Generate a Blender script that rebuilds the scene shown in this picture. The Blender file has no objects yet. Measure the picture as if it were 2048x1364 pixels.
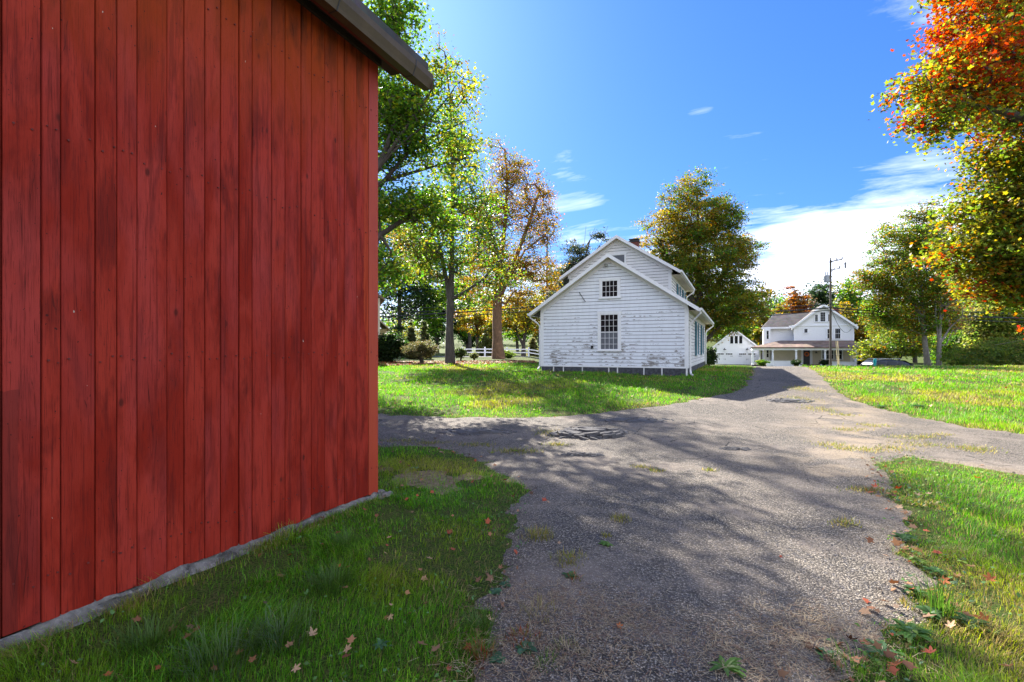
import bpy, math, random
import numpy as np
from mathutils import Vector, Matrix
R = math.radians
rng = np.random.default_rng(7)
random.seed(7)
scene = bpy.context.scene
col = scene.collection
# ------------------------------------------------------------------ camera
EYE = 1.6
YAW = R(24.76)                       # camera looks 24.76 deg left of the buildings' long axis (+Y)
SA, CA = math.sin(YAW), math.cos(YAW)
F, CX, HY = 967.0, 1024.0, 698.0     # focal length and horizon in photo pixels
cam_d = bpy.data.cameras.new('camera'); cam = bpy.data.objects.new('camera', cam_d); col.objects.link(cam)
cam.location = (0, 0, EYE); cam.rotation_euler = (R(90), 0, YAW)
cam_d.sensor_width = 36; cam_d.lens = F / 2048 * 36; cam_d.shift_y = 16 / 2048
cam_d.clip_start = 0.05; cam_d.clip_end = 3000
scene.camera = cam
# ------------------------------------------------------------------ sky, sun, exposure
SUN_AZ, SUN_EL = R(-41.5), R(35.5)     # azimuth clockwise from +Y
SKY_STRENGTH, SUN_STRENGTH, EXPOSURE = 0.15, 5.0, 2.02
world = bpy.data.worlds.new('World'); scene.world = world; world.use_nodes = True
nt = world.node_tree; nt.nodes.clear()
def wn(t, **kw):
    n = nt.nodes.new(t)
    for k, v in kw.items(): setattr(n, k, v)
    return n
def wmath(op, a, b=None, c=None, clamp=False):
    n = wn('ShaderNodeMath', operation=op); n.use_clamp = clamp
    for i, v in enumerate((a, b, c)):
        if v is None: continue
        if isinstance(v, (int, float)): n.inputs[i].default_value = v
        else: nt.links.new(v, n.inputs[i])
    return n.outputs[0]
sky = wn('ShaderNodeTexSky', sky_type='NISHITA', sun_disc=False)
sky.sun_elevation = SUN_EL; sky.sun_rotation = SUN_AZ % (2 * math.pi)
sky.altitude = 100; sky.air_density = 1.0; sky.dust_density = 0.55; sky.ozone_density = 3.0
def wvec(op, a, b=None):
    n = wn('ShaderNodeVectorMath', operation=op)
    for i, v in enumerate((a, b)):
        if v is None: continue
        if isinstance(v, tuple): n.inputs[i].default_value = v
        else: nt.links.new(v, n.inputs[i])
    return n.outputs[0]
# deep polarised blue, with the glow round the sun held back
skc = wvec('MULTIPLY', sky.outputs[0], (0.120, 0.252, 0.575))
skc = wvec('DIVIDE', skc, wvec('ADD', wvec('MULTIPLY', skc, (0.30, 0.26, 0.17)), (1.0, 1.0, 1.0)))
tc = wn('ShaderNodeTexCoord'); sep = wn('ShaderNodeSeparateXYZ'); nt.links.new(tc.outputs['Generated'], sep.inputs[0])
# clouds live on a flat layer high above: project the direction on it
den = wmath('MAXIMUM', sep.outputs['Z'], 0.03)
den = wmath('ADD', den, 0.10)
cu, cv = wmath('DIVIDE', sep.outputs['X'], den), wmath('DIVIDE', sep.outputs['Y'], den)
comb = wn('ShaderNodeCombineXYZ'); nt.links.new(cu, comb.inputs[0]); nt.links.new(cv, comb.inputs[1])
mp = wn('ShaderNodeMapping'); nt.links.new(comb.outputs[0], mp.inputs[0])
mp.inputs['Rotation'].default_value = (0, 0, R(35)); mp.inputs['Scale'].default_value = (0.55, 1.3, 1); mp.inputs['Location'].default_value = (1.7, 0.35, 0)
cn = wn('ShaderNodeTexNoise'); cn.inputs['Scale'].default_value = 1.6; cn.inputs['Detail'].default_value = 9; cn.inputs['Roughness'].default_value = 0.62; cn.inputs['Distortion'].default_value = 0.5
nt.links.new(mp.outputs[0], cn.inputs['Vector'])
# more cloud towards the horizon to the right of the buildings' axis
horiz = wmath('MULTIPLY_ADD', sep.outputs['Z'], -3.2, 1.0, True)
side = wmath('MULTIPLY_ADD', sep.outputs['X'], 0.20, -0.02)
amt = wmath('MULTIPLY', horiz, 0.62)
amt = wmath('ADD', amt, side)
# unseen bright cloud added behind the camera as fill light
back = wmath('ADD', wmath('MULTIPLY', sep.outputs['X'], 0.6), wmath('MULTIPLY', sep.outputs['Y'], -0.8))
amt = wmath('ADD', amt, wmath('MULTIPLY', wmath('MULTIPLY_ADD', back, 1.6, 0.15, True), 0.42))
def toward(px, py, lo, k):      # extra cloud round one direction of the sky
    u, v = (px - CX) / F, (HY - py) / F; d = Vector((-SA + u * CA, CA + u * SA, v)).normalized()
    n = wn('ShaderNodeVectorMath', operation='DOT_PRODUCT'); nt.links.new(tc.outputs['Generated'], n.inputs[0]); n.inputs[1].default_value = d
    m = wn('ShaderNodeMapRange'); m.interpolation_type = 'SMOOTHSTEP'; nt.links.new(n.outputs['Value'], m.inputs[0]); m.inputs[1].default_value = lo; m.inputs[2].default_value = 1.0; m.inputs[3].default_value = 0; m.inputs[4].default_value = k
    return m.outputs[0]
for q in ((1150, 410, .9945, .14), (1120, 300, .998, .19), (1225, 262, .9988, .20), (1400, 215, .9990, .20), (1700, 545, .984, .20), (1860, 430, .991, .12)): amt = wmath('ADD', amt, toward(*q))
cl = wmath('ADD', cn.outputs['Fac'], amt)
mp2 = wn('ShaderNodeMapping'); nt.links.new(comb.outputs[0], mp2.inputs[0]); mp2.inputs['Rotation'].default_value = (0, 0, R(-28)); mp2.inputs['Scale'].default_value = (1.0, 2.6, 1); mp2.inputs['Location'].default_value = (4.3, 2.1, 0)
wp = wn('ShaderNodeTexNoise'); wp.inputs['Scale'].default_value = 2.3; wp.inputs['Detail'].default_value = 8; wp.inputs['Roughness'].default_value = 0.6; nt.links.new(mp2.outputs[0], wp.inputs['Vector'])
wisp = wmath('MULTIPLY', wmath('MULTIPLY_ADD', wp.outputs['Fac'], 5.0, -2.95, True), wmath('MULTIPLY_ADD', sep.outputs['Z'], -2.2, 1.25, True))
cl = wmath('MAXIMUM', cl, wmath('MULTIPLY_ADD', wisp, 0.20, 0.60))
ramp = wn('ShaderNodeValToRGB'); ramp.color_ramp.elements[0].position = 0.635; ramp.color_ramp.elements[1].position = 0.88
nt.links.new(cl, ramp.inputs[0])
mix = wn('ShaderNodeMix', data_type='RGBA'); nt.links.new(ramp.outputs['Color'], mix.inputs[0])
nt.links.new(skc, mix.inputs[6]); mix.inputs[7].default_value = (2.85, 3.1, 3.75, 1)
bg = wn('ShaderNodeBackground'); bg.inputs['Strength'].default_value = SKY_STRENGTH
out = wn('ShaderNodeOutputWorld'); nt.links.new(mix.outputs[2], bg.inputs[0]); nt.links.new(bg.outputs[0], out.inputs[0])
sun_d = bpy.data.lights.new('sun', 'SUN'); sun_o = bpy.data.objects.new('sun', sun_d); col.objects.link(sun_o)
sun_d.energy = SUN_STRENGTH; sun_d.angle = R(0.5); sun_d.color = (1.0, 0.93, 0.82)
SUNV = Vector((math.sin(SUN_AZ) * math.cos(SUN_EL), math.cos(SUN_AZ) * math.cos(SUN_EL), math.sin(SUN_EL)))
sun_o.rotation_euler = SUNV.to_track_quat('Z', 'Y').to_euler()
scene.view_settings.view_transform = 'Standard'; scene.view_settings.look = 'None'
scene.view_settings.exposure = EXPOSURE; scene.view_settings.gamma = 1
scene.render.engine = 'CYCLES'
scene.cycles.use_denoising = True; scene.cycles.denoising_prefilter = 'ACCURATE'; scene.cycles.use_adaptive_sampling = False; scene.cycles.sample_clamp_indirect = 5
scene.cycles.max_bounces = 8; scene.cycles.diffuse_bounces = 4; scene.cycles.transparent_max_bounces = 8
# ------------------------------------------------------------------ frames of reference and terrain
def lt2w(l, t): return (l * CA - t * SA, l * SA + t * CA)             # lateral, depth -> world X, Y
def w2lt(x, y): return (x * CA + y * SA, -x * SA + y * CA)
def sstep(a, b, x):
    v = np.clip((x - a) / (b - a), 0, 1); return v * v * (3 - 2 * v)
_tab = np.random.default_rng(11).random((256, 256))
def vnoise(x, y):
    x = np.asarray(x, float); y = np.asarray(y, float)
    xi = np.floor(x).astype(int); yi = np.floor(y).astype(int); fx = x - xi; fy = y - yi
    fx = fx * fx * (3 - 2 * fx); fy = fy * fy * (3 - 2 * fy)
    a = _tab[xi & 255, yi & 255]; b = _tab[(xi + 1) & 255, yi & 255]; c = _tab[xi & 255, (yi + 1) & 255]; d = _tab[(xi + 1) & 255, (yi + 1) & 255]
    return (a * (1 - fx) + b * fx) * (1 - fy) + (c * (1 - fx) + d * fx) * fy
def fbm(x, y, o=4):
    s, a, n = 0, 0.5, 0
    for i in range(o):
        s = s + a * vnoise(x * 2 ** i + 17.3 * i, y * 2 ** i + 5.1 * i); n += a; a *= 0.5
    return s / n
ZR_T = [-60, 8, 11, 14, 17, 20, 24, 27, 30, 34, 40, 46, 90, 110, 170, 260, 900]
ZR_Z = [0, 0, .10, .27, .45, .58, .62, .62, .40, -.15, -.75, -.85, -.8, 0.5, 9, 16, 20]
ZL_T = [-60, 8, 11, 14, 17, 20, 24, 30, 45, 60, 90, 130, 200, 260, 900]
ZL_Z = [0, 0, .10, .27, .45, .60, .68, .74, .76, .70, .8, 1.6, 5, 12, 20]
def zg(x, y):
    l, t = w2lt(np.asarray(x, float), np.asarray(y, float))
    w = sstep(0.0, 9.0, l - 0.05 * (t - 30))
    z = np.interp(t, ZR_T, ZR_Z) * w + np.interp(t, ZL_T, ZL_Z) * (1 - w)
    z = z + (fbm(l * .35 + 40, t * .35 + 9, 3) - .5) * .07 * sstep(3, 9, t)
    return z
def Z(x, y): return float(zg(x, y))
def px2w(px, py, t):
    x, y = lt2w((px - CX) / F * t, t); return Vector((x, y, EYE + (HY - py) / F * t))
def px2g(px, py):
    t = EYE * F / max(py - HY, 1)
    for _ in range(30):
        x, y = lt2w((px - CX) / F * t, t)
        t = 0.5 * t + 0.5 * max(.5, (EYE - Z(x, y)) * F / max(py - HY, 1))
    return lt2w((px - CX) / F * t, t)
# ------------------------------------------------------------------ object helpers
def tag(o, label=None, cat=None, group=None, kind=None):
    if label: o['label'] = label
    if cat: o['category'] = cat
    if group: o['group'] = group
    if kind: o['kind'] = kind
    return o
def empty(name, loc, rz=0, label=None, cat=None, group=None):
    o = bpy.data.objects.new(name, None); col.objects.link(o)
    o.location = loc; o.rotation_euler = (0, 0, rz); o.empty_display_size = 0.2
    return tag(o, label, cat, group)
def link_mesh(name, me, material, parent=None):
    if material is not None: me.materials.append(material)
    o = bpy.data.objects.new(name, me); col.objects.link(o)
    if parent is not None: o.parent = parent
    return o
def np_mesh(name, verts, faces, cols=None, smooth=False, loc=None):
    """faces: (n,k) int array of one polygon size; cols: (n_faces,3) colour per face"""
    me = bpy.data.meshes.new(name)
    verts = np.ascontiguousarray(verts, dtype=np.float32); faces = np.ascontiguousarray(faces, dtype=np.int32)
    n, k = faces.shape
    me.vertices.add(len(verts)); me.vertices.foreach_set('co', verts.ravel())
    me.loops.add(n * k); me.loops.foreach_set('vertex_index', faces.ravel())
    me.polygons.add(n)
    me.polygons.foreach_set('loop_start', np.arange(0, n * k, k, dtype=np.int32))
    me.polygons.foreach_set('loop_total', np.full(n, k, dtype=np.int32))
    if smooth: me.polygons.foreach_set('use_smooth', np.ones(n, dtype=bool))
    if cols is not None:
        at = me.attributes.new('Col', 'FLOAT_COLOR', 'FACE')
        c = np.ones((n, 4), dtype=np.float32); c[:, :3] = cols
        at.data.foreach_set('color', c.ravel())
    me.update(calc_edges=True)
    return me
class MB:
    def __init__(s): s.v, s.f, s.c = [], [], []
    def add(s, vs, fs, tint=1.0):
        o = len(s.v); s.v += [tuple(v) for v in vs]; s.f += [tuple(i + o for i in f) for f in fs]; s.c += [tint] * len(fs); return s
    def box(s, x0, x1, y0, y1, z0, z1, tint=1.0):
        return s.add([(x0, y0, z0), (x1, y0, z0), (x1, y1, z0), (x0, y1, z0), (x0, y0, z1), (x1, y0, z1), (x1, y1, z1), (x0, y1, z1)],
                     [(0, 3, 2, 1), (4, 5, 6, 7), (0, 1, 5, 4), (1, 2, 6, 5), (2, 3, 7, 6), (3, 0, 4, 7)], tint)
    def prism(s, poly, d, tint=1.0):
        """poly: list of 3D points (planar), d: extrusion vector"""
        n = len(poly); d = Vector(d); p = [Vector(q) for q in poly]
        return s.add(p + [q + d for q in p], [tuple(range(n - 1, -1, -1)), tuple(range(n, 2 * n))] + [(i, (i + 1) % n, n + (i + 1) % n, n + i) for i in range(n)], tint)
    def tube(s, path, rad, n=8, tint=1.0, cap=True):
        path = [Vector(p) for p in path]; m = len(path)
        rad = [rad] * m if isinstance(rad, (int, float)) else rad
        vs = []; prev = None
        for i, p in enumerate(path):
            d = (path[min(i + 1, m - 1)] - path[max(i - 1, 0)]).normalized()
            a = prev if prev is not None else (Vector((0, 0, 1)) if abs(d.z) < .9 else Vector((1, 0, 0)))
            u = (a - d * a.dot(d)).normalized(); w = d.cross(u); prev = u
            vs += [p + (u * math.cos(2 * math.pi * k / n) + w * math.sin(2 * math.pi * k / n)) * rad[i] for k in range(n)]
        fs = [(i * n + k, i * n + (k + 1) % n, (i + 1) * n + (k + 1) % n, (i + 1) * n + k) for i in range(m - 1) for k in range(n)]
        if cap: fs += [tuple(range(n - 1, -1, -1)), tuple(range((m - 1) * n, m * n))]
        return s.add(vs, fs, tint)
    def lathe(s, c, prof, n=16, tint=1.0):
        c = Vector(c); vs = []
        for r, z in prof: vs += [c + Vector((r * math.cos(2 * math.pi * k / n), r * math.sin(2 * math.pi * k / n), z)) for k in range(n)]
        m = len(prof)
        fs = [(i * n + k, i * n + (k + 1) % n, (i + 1) * n + (k + 1) % n, (i + 1) * n + k) for i in range(m - 1) for k in range(n)]
        fs += [tuple(range(n - 1, -1, -1)), tuple(range((m - 1) * n, m * n))]
        return s.add(vs, fs, tint)
    def build(s, name, material, parent=None, bevel=0, smooth=False):
        me = bpy.data.meshes.new(name); me.from_pydata(s.v, [], s.f)
        at = me.attributes.new('Tint', 'FLOAT', 'FACE'); at.data.foreach_set('value', np.array(s.c, dtype=np.float32))
        if smooth: me.polygons.foreach_set('use_smooth', np.ones(len(s.f), dtype=bool))
        me.update()
        o = link_mesh(name, me, material, parent)
        if bevel:
            b = o.modifiers.new('bevel', 'BEVEL'); b.width = bevel; b.segments = 2; b.limit_method = 'ANGLE'
        return o
# ------------------------------------------------------------------ materials
class NT:
    def __init__(s, name):
        s.m = bpy.data.materials.new(name); s.m.use_nodes = True; s.t = s.m.node_tree; s.t.nodes.clear()
        s.o = s.n('ShaderNodeOutputMaterial'); s.b = s.n('ShaderNodeBsdfPrincipled'); s.l(s.b.outputs[0], s.o.inputs[0])
        s.co = s.n('ShaderNodeTexCoord').outputs['Object']
    def n(s, t, **kw):
        x = s.t.nodes.new(t)
        for k, v in kw.items(): setattr(x, k, v)
        return x
    def l(s, a, b): s.t.links.new(a, b)
    def put(s, sock, v):
        if v is None: return
        if isinstance(v, bpy.types.NodeSocket): s.l(v, sock)
        elif isinstance(v, (tuple, list)) and len(v) == 3 and sock.type == 'RGBA': sock.default_value = (*v, 1)
        else: sock.default_value = v
    def map(s, scale=(1, 1, 1), loc=(0, 0, 0), rot=(0, 0, 0), v=None):
        m = s.n('ShaderNodeMapping'); s.l(v or s.co, m.inputs[0])
        m.inputs['Scale'].default_value = scale; m.inputs['Location'].default_value = loc; m.inputs['Rotation'].default_value = rot
        return m.outputs[0]
    def noise(s, scale, detail=4, rough=.55, v=None, dist=0):
        x = s.n('ShaderNodeTexNoise'); s.l(v or s.co, x.inputs['Vector'])
        x.inputs['Scale'].default_value = scale; x.inputs['Detail'].default_value = detail; x.inputs['Roughness'].default_value = rough; x.inputs['Distortion'].default_value = dist
        return x.outputs['Fac']
    def voro(s, scale, v=None, feature='F1', out='Distance', rand=1.0):
        x = s.n('ShaderNodeTexVoronoi', feature=feature); s.l(v or s.co, x.inputs['Vector']); x.inputs['Scale'].default_value = scale
        x.inputs['Randomness'].default_value = rand
        return x.outputs[out]
    def math(s, op, a, b=None, c=None, clamp=False):
        x = s.n('ShaderNodeMath', operation=op); x.use_clamp = clamp
        for i, v in enumerate((a, b, c)): s.put(x.inputs[i], v)
        return x.outputs[0]
    def rng(s, v, a, b, c=0.0, d=1.0):
        x = s.n('ShaderNodeMapRange'); x.clamp = True
        s.put(x.inputs[0], v)
        for i, q in enumerate((a, b, c, d)): x.inputs[i + 1].default_value = q
        return x.outputs[0]
    def mix(s, f, a, b, mode='MIX'):
        x = s.n('ShaderNodeMix', data_type='RGBA', blend_type=mode); s.put(x.inputs[0], f); s.put(x.inputs[6], a); s.put(x.inputs[7], b); return x.outputs[2]
    def ramp(s, f, stops):
        x = s.n('ShaderNodeValToRGB'); s.l(f, x.inputs[0]); e = x.color_ramp.elements
        while len(e) < len(stops): e.new(.5)
        for q, (p, c) in zip(e, stops): q.position = p; q.color = (*c, 1)
        return x.outputs[0]
    def attr(s, name, out='Color'):
        x = s.n('ShaderNodeAttribute'); x.attribute_name = name; return x.outputs[out]
    def bump(s, h, strength=.3, dist=.01):
        x = s.n('ShaderNodeBump'); s.l(h, x.inputs['Height']); x.inputs['Strength'].default_value = strength; x.inputs['Distance'].default_value = dist
        s.l(x.outputs[0], s.b.inputs['Normal']); return x
    def fin(s, color=None, rough=None, metal=None, spec=None):
        s.put(s.b.inputs['Base Color'], color); s.put(s.b.inputs['Roughness'], rough); s.put(s.b.inputs['Metallic'], metal); s.put(s.b.inputs['Specular IOR Level'], spec)
        return s.m
    def xyz(s, v=None):
        x = s.n('ShaderNodeSeparateXYZ'); s.l(v or s.co, x.inputs[0]); return x.outputs
def plain(name, c, rough=.6, var=.15, scale=3.0, metal=0.0, spec=.4, bump=0.0):
    t = NT(name); n = t.noise(scale, 5, .6); n2 = t.noise(scale * 9, 3, .6)
    k = t.math('ADD', t.math('MULTIPLY', n, .7), t.math('MULTIPLY', n2, .3))
    cc = t.mix(t.rng(k, .3, .7), tuple(x * (1 - var) for x in c), tuple(min(1, x * (1 + var)) for x in c))
    cc = t.mix(1.0, cc, t.attr('Tint', 'Color'), 'MULTIPLY') if False else cc
    if bump: t.bump(n2, bump, .01)
    return t.fin(cc, rough, metal, spec)
def barn_red():
    t = NT('barn_red_paint')
    tint = t.attr('Tint', 'Fac')
    # grain runs up the boards; shift it per board
    cb = t.n('ShaderNodeCombineXYZ'); t.l(t.math('MULTIPLY', tint, 37.0), cb.inputs[0]); 
    vadd = t.n('ShaderNodeVectorMath', operation='ADD'); t.l(t.co, vadd.inputs[0]); t.l(cb.outputs[0], vadd.inputs[1])
    v = vadd.outputs[0]
    grain = t.noise(1, 7, .75, t.map((30, 30, .9), v=v), .4)
    fine = t.noise(1, 4, .7, t.map((220, 220, 5), v=v))
    blot = t.noise(1, 6, .62, t.map((2.6, 2.6, 0.8), v=v), .6)
    blot2 = t.noise(1, 5, .6, t.map((7, 7, 1.7), v=v), .4)
    base = t.mix(t.rng(tint, 0, 1), (.300, .026, .013), (.310, .028, .016))
    base = t.mix(t.rng(blot, .44, .60), base, (.215, .013, .005))
    base = t.mix(t.math('MULTIPLY', t.rng(blot2, .50, .64), .85), base, (.150, .010, .005))
    pale = t.rng(t.noise(1, 4, .6, t.map((1.6, 1.6, .6), (5, 3, 1), v=v), .5), .50, .68)
    base = t.mix(t.math('MULTIPLY', pale, .55), base, (.32, .042, .038))
    base = t.mix(t.math('MULTIPLY', t.rng(grain, .54, .60), .5), base, (.085, .006, .004))
    base = t.mix(t.math('MULTIPLY', t.rng(fine, .56, .62), .7), base, (.085, .007, .005))
    # more orange high on the wall, with a ragged lower limit, and dark streaks near the top
    z = t.xyz()[2]
    hgt = t.math('ADD', t.math('MULTIPLY_ADD', blot, 1.6, -.8), z)
    base = t.mix(t.math('MULTIPLY', t.rng(hgt, 3.2, 4.7), .85), base, (.30, .046, .004))
    top_streak = t.math('MULTIPLY', t.rng(hgt, 4.0, 4.75), t.rng(blot2, .42, .60))
    base = t.mix(t.math('MULTIPLY', top_streak, .8), base, (.05, .014, .006))
    crk = t.math('LESS_THAN', t.voro(1, t.map((34, 34, .9), v=v), 'DISTANCE_TO_EDGE'), t.math('MULTIPLY', t.rng(blot2, .54, .70), .035))
    base = t.mix(t.math('MULTIPLY', crk, .5), base, (.035, .006, .004))
    # a newer coat lapped over from the corner board, with a ragged edge, and an old dark rectangle where something hung
    xyz = t.xyz(); rag = t.noise(1, 5, .7, t.map((9, 9, 2.2)))
    new = t.math('GREATER_THAN', t.math('ADD', xyz[1], t.math('MULTIPLY_ADD', rag, .16, t.math('MULTIPLY', t.rng(z, .4, 2.2), .10))), -.045)
    base = t.mix(t.math('MULTIPLY', new, t.rng(grain, .62, .42)), base, (.37, .048, .015))
    old = t.math('MULTIPLY', t.math('LESS_THAN', t.math('ADD', xyz[1], t.math('MULTIPLY', rag, .03)), -2.92), t.math('GREATER_THAN', xyz[1], -3.5)); old = t.math('MULTIPLY', old, t.math('LESS_THAN', t.math('ADD', z, t.math('MULTIPLY', rag, .05)), 1.40))
    base = t.mix(t.math('MULTIPLY', old, .45), base, (.075, .012, .010))
    chips = t.math('GREATER_THAN', t.noise(1, 2, .5, t.map((30, 30, 14), v=v)), .79)
    base = t.mix(chips, base, (.42, .36, .30))
    knot = t.voro(1, t.map((4.2, 4.2, 2.1), (1.3, .4, .7), v=v)); kn = t.rng(knot, .035, .075, 1.0, 0.0)
    base = t.mix(t.math('MULTIPLY', kn, .8), base, (.055, .008, .005))
    specks = t.math('GREATER_THAN', t.noise(1, 2, .5, t.map((50, 50, 38), v=v)), .74)
    base = t.mix(specks, base, (.05, .01, .008))
    t.bump(t.math('ADD', t.math('MULTIPLY', grain, .8), t.math('MULTIPLY', fine, .35)), .55, .006)
    return t.fin(base, t.rng(blot, .3, .7, .65, .85), 0, .15)
def orange_board():
    t = NT('fresh_orange_red_paint'); g = t.noise(1, 5, .6, t.map((70, 70, 2))); b = t.noise(1, 4, .6, t.map((5, 5, 1.2)))
    c = t.mix(t.rng(b, .35, .65), (.36, .046, .016), (.31, .034, .014)); c = t.mix(t.math('MULTIPLY', t.rng(g, .58, .72), .6), c, (.20, .02, .012))
    t.bump(g, .4, .004); return t.fin(c, .5, 0, .35)
def clap_paint(name, paint=(.72, .73, .75), wear=1.0, exposure=.115, z0=0.0, wear_x=(-99, -98)):
    t = NT(name); x = t.xyz(); z = x[2]
    fr = t.math('FRACT', t.math('DIVIDE', t.math('SUBTRACT', z, z0), exposure))   # 0 at a course's lower edge
    n = t.noise(1, 7, .72, t.map((3.2, 3.2, 13))); big = t.noise(.8, 4, .55); fine = t.noise(1, 4, .7, t.map((40, 40, 60)))
    dirt = t.noise(1, 5, .6, t.map((6, 6, .9)))
    c = t.mix(t.rng(dirt, .4, .75), paint, tuple(q * (.88 if wear > 0 else .98) for q in paint)); c = t.mix(t.rng(fine, .5, .75), c, tuple(q * .86 for q in paint))
    low = t.rng(z, z0, z0 + 2.2, 1.0, 0.0); right = t.rng(x[0], wear_x[0], wear_x[1])
    edge = t.math('POWER', t.math('SUBTRACT', 1.0, fr), 1.6)
    amt = t.math('ADD', t.math('MULTIPLY', low, .035), t.math('MULTIPLY', t.math('MULTIPLY', right, low), .13))
    k = t.math('ADD', t.math('ADD', n, t.math('MULTIPLY', edge, .13)), t.math('ADD', amt, t.math('MULTIPLY_ADD', t.noise(1.1, 5, .65), .75, -.25)))
    bare = t.math('GREATER_THAN', k, 1.06 - .14 * wear)
    c = t.mix(bare, c, t.mix(fine, (.14, .13, .12), (.34, .32, .30)))
    c = t.mix(t.math('GREATER_THAN', t.attr('Tint', 'Fac'), 1.5), c, (.075, .072, .07))      # dark undersides and strips paint in each course's shadow line
    if wear > 0: t.bump(t.math('SUBTRACT', n, t.math('MULTIPLY', bare, .3)), .25, .004)
    return t.fin(c, .6, 0, .3)
def foundation_stone():
    t = NT('dark_fieldstone'); tint = t.attr('Tint', 'Fac'); n = t.noise(9, 6, .65)
    c = t.mix(t.rng(n, .35, .7), (.022, .024, .030), (.085, .088, .10)); c = t.mix(t.math('GREATER_THAN', tint, .9), c, t.mix(n, (.05, .047, .045), (.15, .14, .13)))
    t.bump(n, .7, .02); return t.fin(c, .85)
def rubble():
    t = NT('pale_rubble_footing'); n = t.noise(7, 7, .68, None, .4); v = t.voro(9)
    c = t.mix(t.rng(n, .35, .65), (.04, .037, .033), (.20, .187, .17)); c = t.mix(t.rng(t.noise(26, 5, .7), .55, .7), c, (.30, .28, .25))
    t.bump(t.math('ADD', n, t.math('MULTIPLY', v, .6)), 1, .03); return t.fin(c, .9)
def shingle(name, c, sc=1.0):
    t = NT(name); v = t.map((3.2 * sc, 7 * sc, 7 * sc)); b = t.n('ShaderNodeTexVoronoi'); t.l(v, b.inputs[0]); b.inputs['Scale'].default_value = 1
    g = t.noise(90, 3, .7); n = t.noise(1.5, 5, .6)
    cc = t.mix(t.rng(n, .3, .7), tuple(q * .6 for q in c), tuple(q * 1.35 for q in c)); cc = t.mix(t.math('MULTIPLY', g, .6), cc, t.mix(1.0, cc, b.outputs['Color'], 'MULTIPLY'))
    t.bump(g, .4, .01); return t.fin(cc, .9)
def bark(name, c1, c2):
    t = NT(name); n = t.noise(1, 6, .7, t.map((14, 14, 3)), .5); n2 = t.noise(2.5, 4)
    c = t.mix(t.rng(n, .35, .65), c1, c2); c = t.mix(t.math('MULTIPLY', t.rng(n2, .55, .7), .5), c, tuple(q * 1.6 for q in c2)); t.bump(n, .9, .03); return t.fin(c, .9)
def leafmat(name, trans=.45, rough=.45, fallback=(.06, .10, .02), sat=1.0):
    t = NT(name); c = t.attr('Col', 'Color')
    t.fin(c, rough, 0, .35)
    tr = t.n('ShaderNodeBsdfTranslucent'); h = t.n('ShaderNodeHueSaturation'); h.inputs['Value'].default_value = 1.5; h.inputs['Saturation'].default_value = 1.1; t.l(c, h.inputs['Color']); t.l(h.outputs[0], tr.inputs[0])
    ms = t.n('ShaderNodeMixShader'); ms.inputs[0].default_value = trans; t.l(t.b.outputs[0], ms.inputs[1]); t.l(tr.outputs[0], ms.inputs[2]); t.l(ms.outputs[0], t.o.inputs[0])
    return t.m
def ground_mat():
    t = NT('lawn_soil'); n = t.noise(.5, 5, .6); f = t.noise(14, 6, .7); g = t.noise(60, 3, .7); m = t.noise(2.2, 5, .62)
    c = t.mix(t.rng(n, .35, .65), (.050, .105, .012), (.075, .125, .016)); c = t.mix(t.rng(f, .42, .68), c, (.13, .11, .045)); c = t.mix(t.rng(m, .60, .72), c, (.17, .12, .06)); c = t.mix(t.rng(g, .45, .6), c, (.018, .030, .008))
    t.bump(t.math('ADD', f, g), .8, .03); return t.fin(c, .95, 0, .1)
def asphalt():
    t = NT('worn_gravelly_asphalt')
    st = t.n('ShaderNodeTexVoronoi'); t.l(t.co, st.inputs[0]); st.inputs['Scale'].default_value = 88
    s2 = t.n('ShaderNodeTexVoronoi'); t.l(t.co, s2.inputs[0]); s2.inputs['Scale'].default_value = 46
    sx = t.n('ShaderNodeSeparateColor'); t.l(st.outputs['Color'], sx.inputs[0])
    sy = t.n('ShaderNodeSeparateColor'); t.l(s2.outputs['Color'], sy.inputs[0])
    stone = t.ramp(sx.outputs[0], [(0, (.034, .030, .025)), (.30, (.12, .105, .088)), (.65, (.245, .212, .174)), (.88, (.37, .325, .265)), (1, (.54, .48, .40))])
    gap = t.rng(st.outputs['Distance'], .35, .62)
    c = t.mix(t.math('MULTIPLY', gap, .85), stone, (.022, .020, .019))
    c = t.mix(t.math('MULTIPLY', t.math('GREATER_THAN', sy.outputs[1], .90), .6), c, (.07, .07, .085))
    big = t.noise(.45, 5, .6); mid = t.noise(1.7, 6, .65); dust = t.noise(.9, 6, .65, t.map((1, 1, 1), (9, 4, 0)))
    c = t.mix(t.math('MULTIPLY', t.rng(big, .40, .66), .45), c, (.22, .185, .155))
    c = t.mix(t.math('MULTIPLY', t.rng(dust, .52, .68), .6), c, (.29, .24, .195))
    c = t.mix(t.math('MULTIPLY', t.rng(mid, .58, .70), .6), c, (.065, .058, .055))
    wet = t.attr('Dust', 'Fac'); c = t.mix(t.math('MULTIPLY', wet, t.rng(mid, .30, .6, .0, .8)), c, (.33, .26, .18))
    crack = t.voro(1.3, t.map((1, 1, 1), (3, 1, 0)), 'DISTANCE_TO_EDGE'); wob = t.noise(6, 4, .7)
    ck = t.math('LESS_THAN', t.math('ADD', crack, t.math('MULTIPLY', t.math('SUBTRACT', wob, .5), .10)), .006)
    c = t.mix(t.math('MULTIPLY', t.math('MULTIPLY', ck, t.rng(t.xyz()[1], 5.5, 7.5)), t.rng(big, .42, .55, .0, .9)), c, (.022, .020, .020))
    h = t.math('SUBTRACT', t.math('MULTIPLY', sx.outputs[1], .5), t.math('MULTIPLY', st.outputs['Distance'], .9))
    t.bump(h, 1.0, .012); return t.fin(c, .85, 0, .25)
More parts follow.
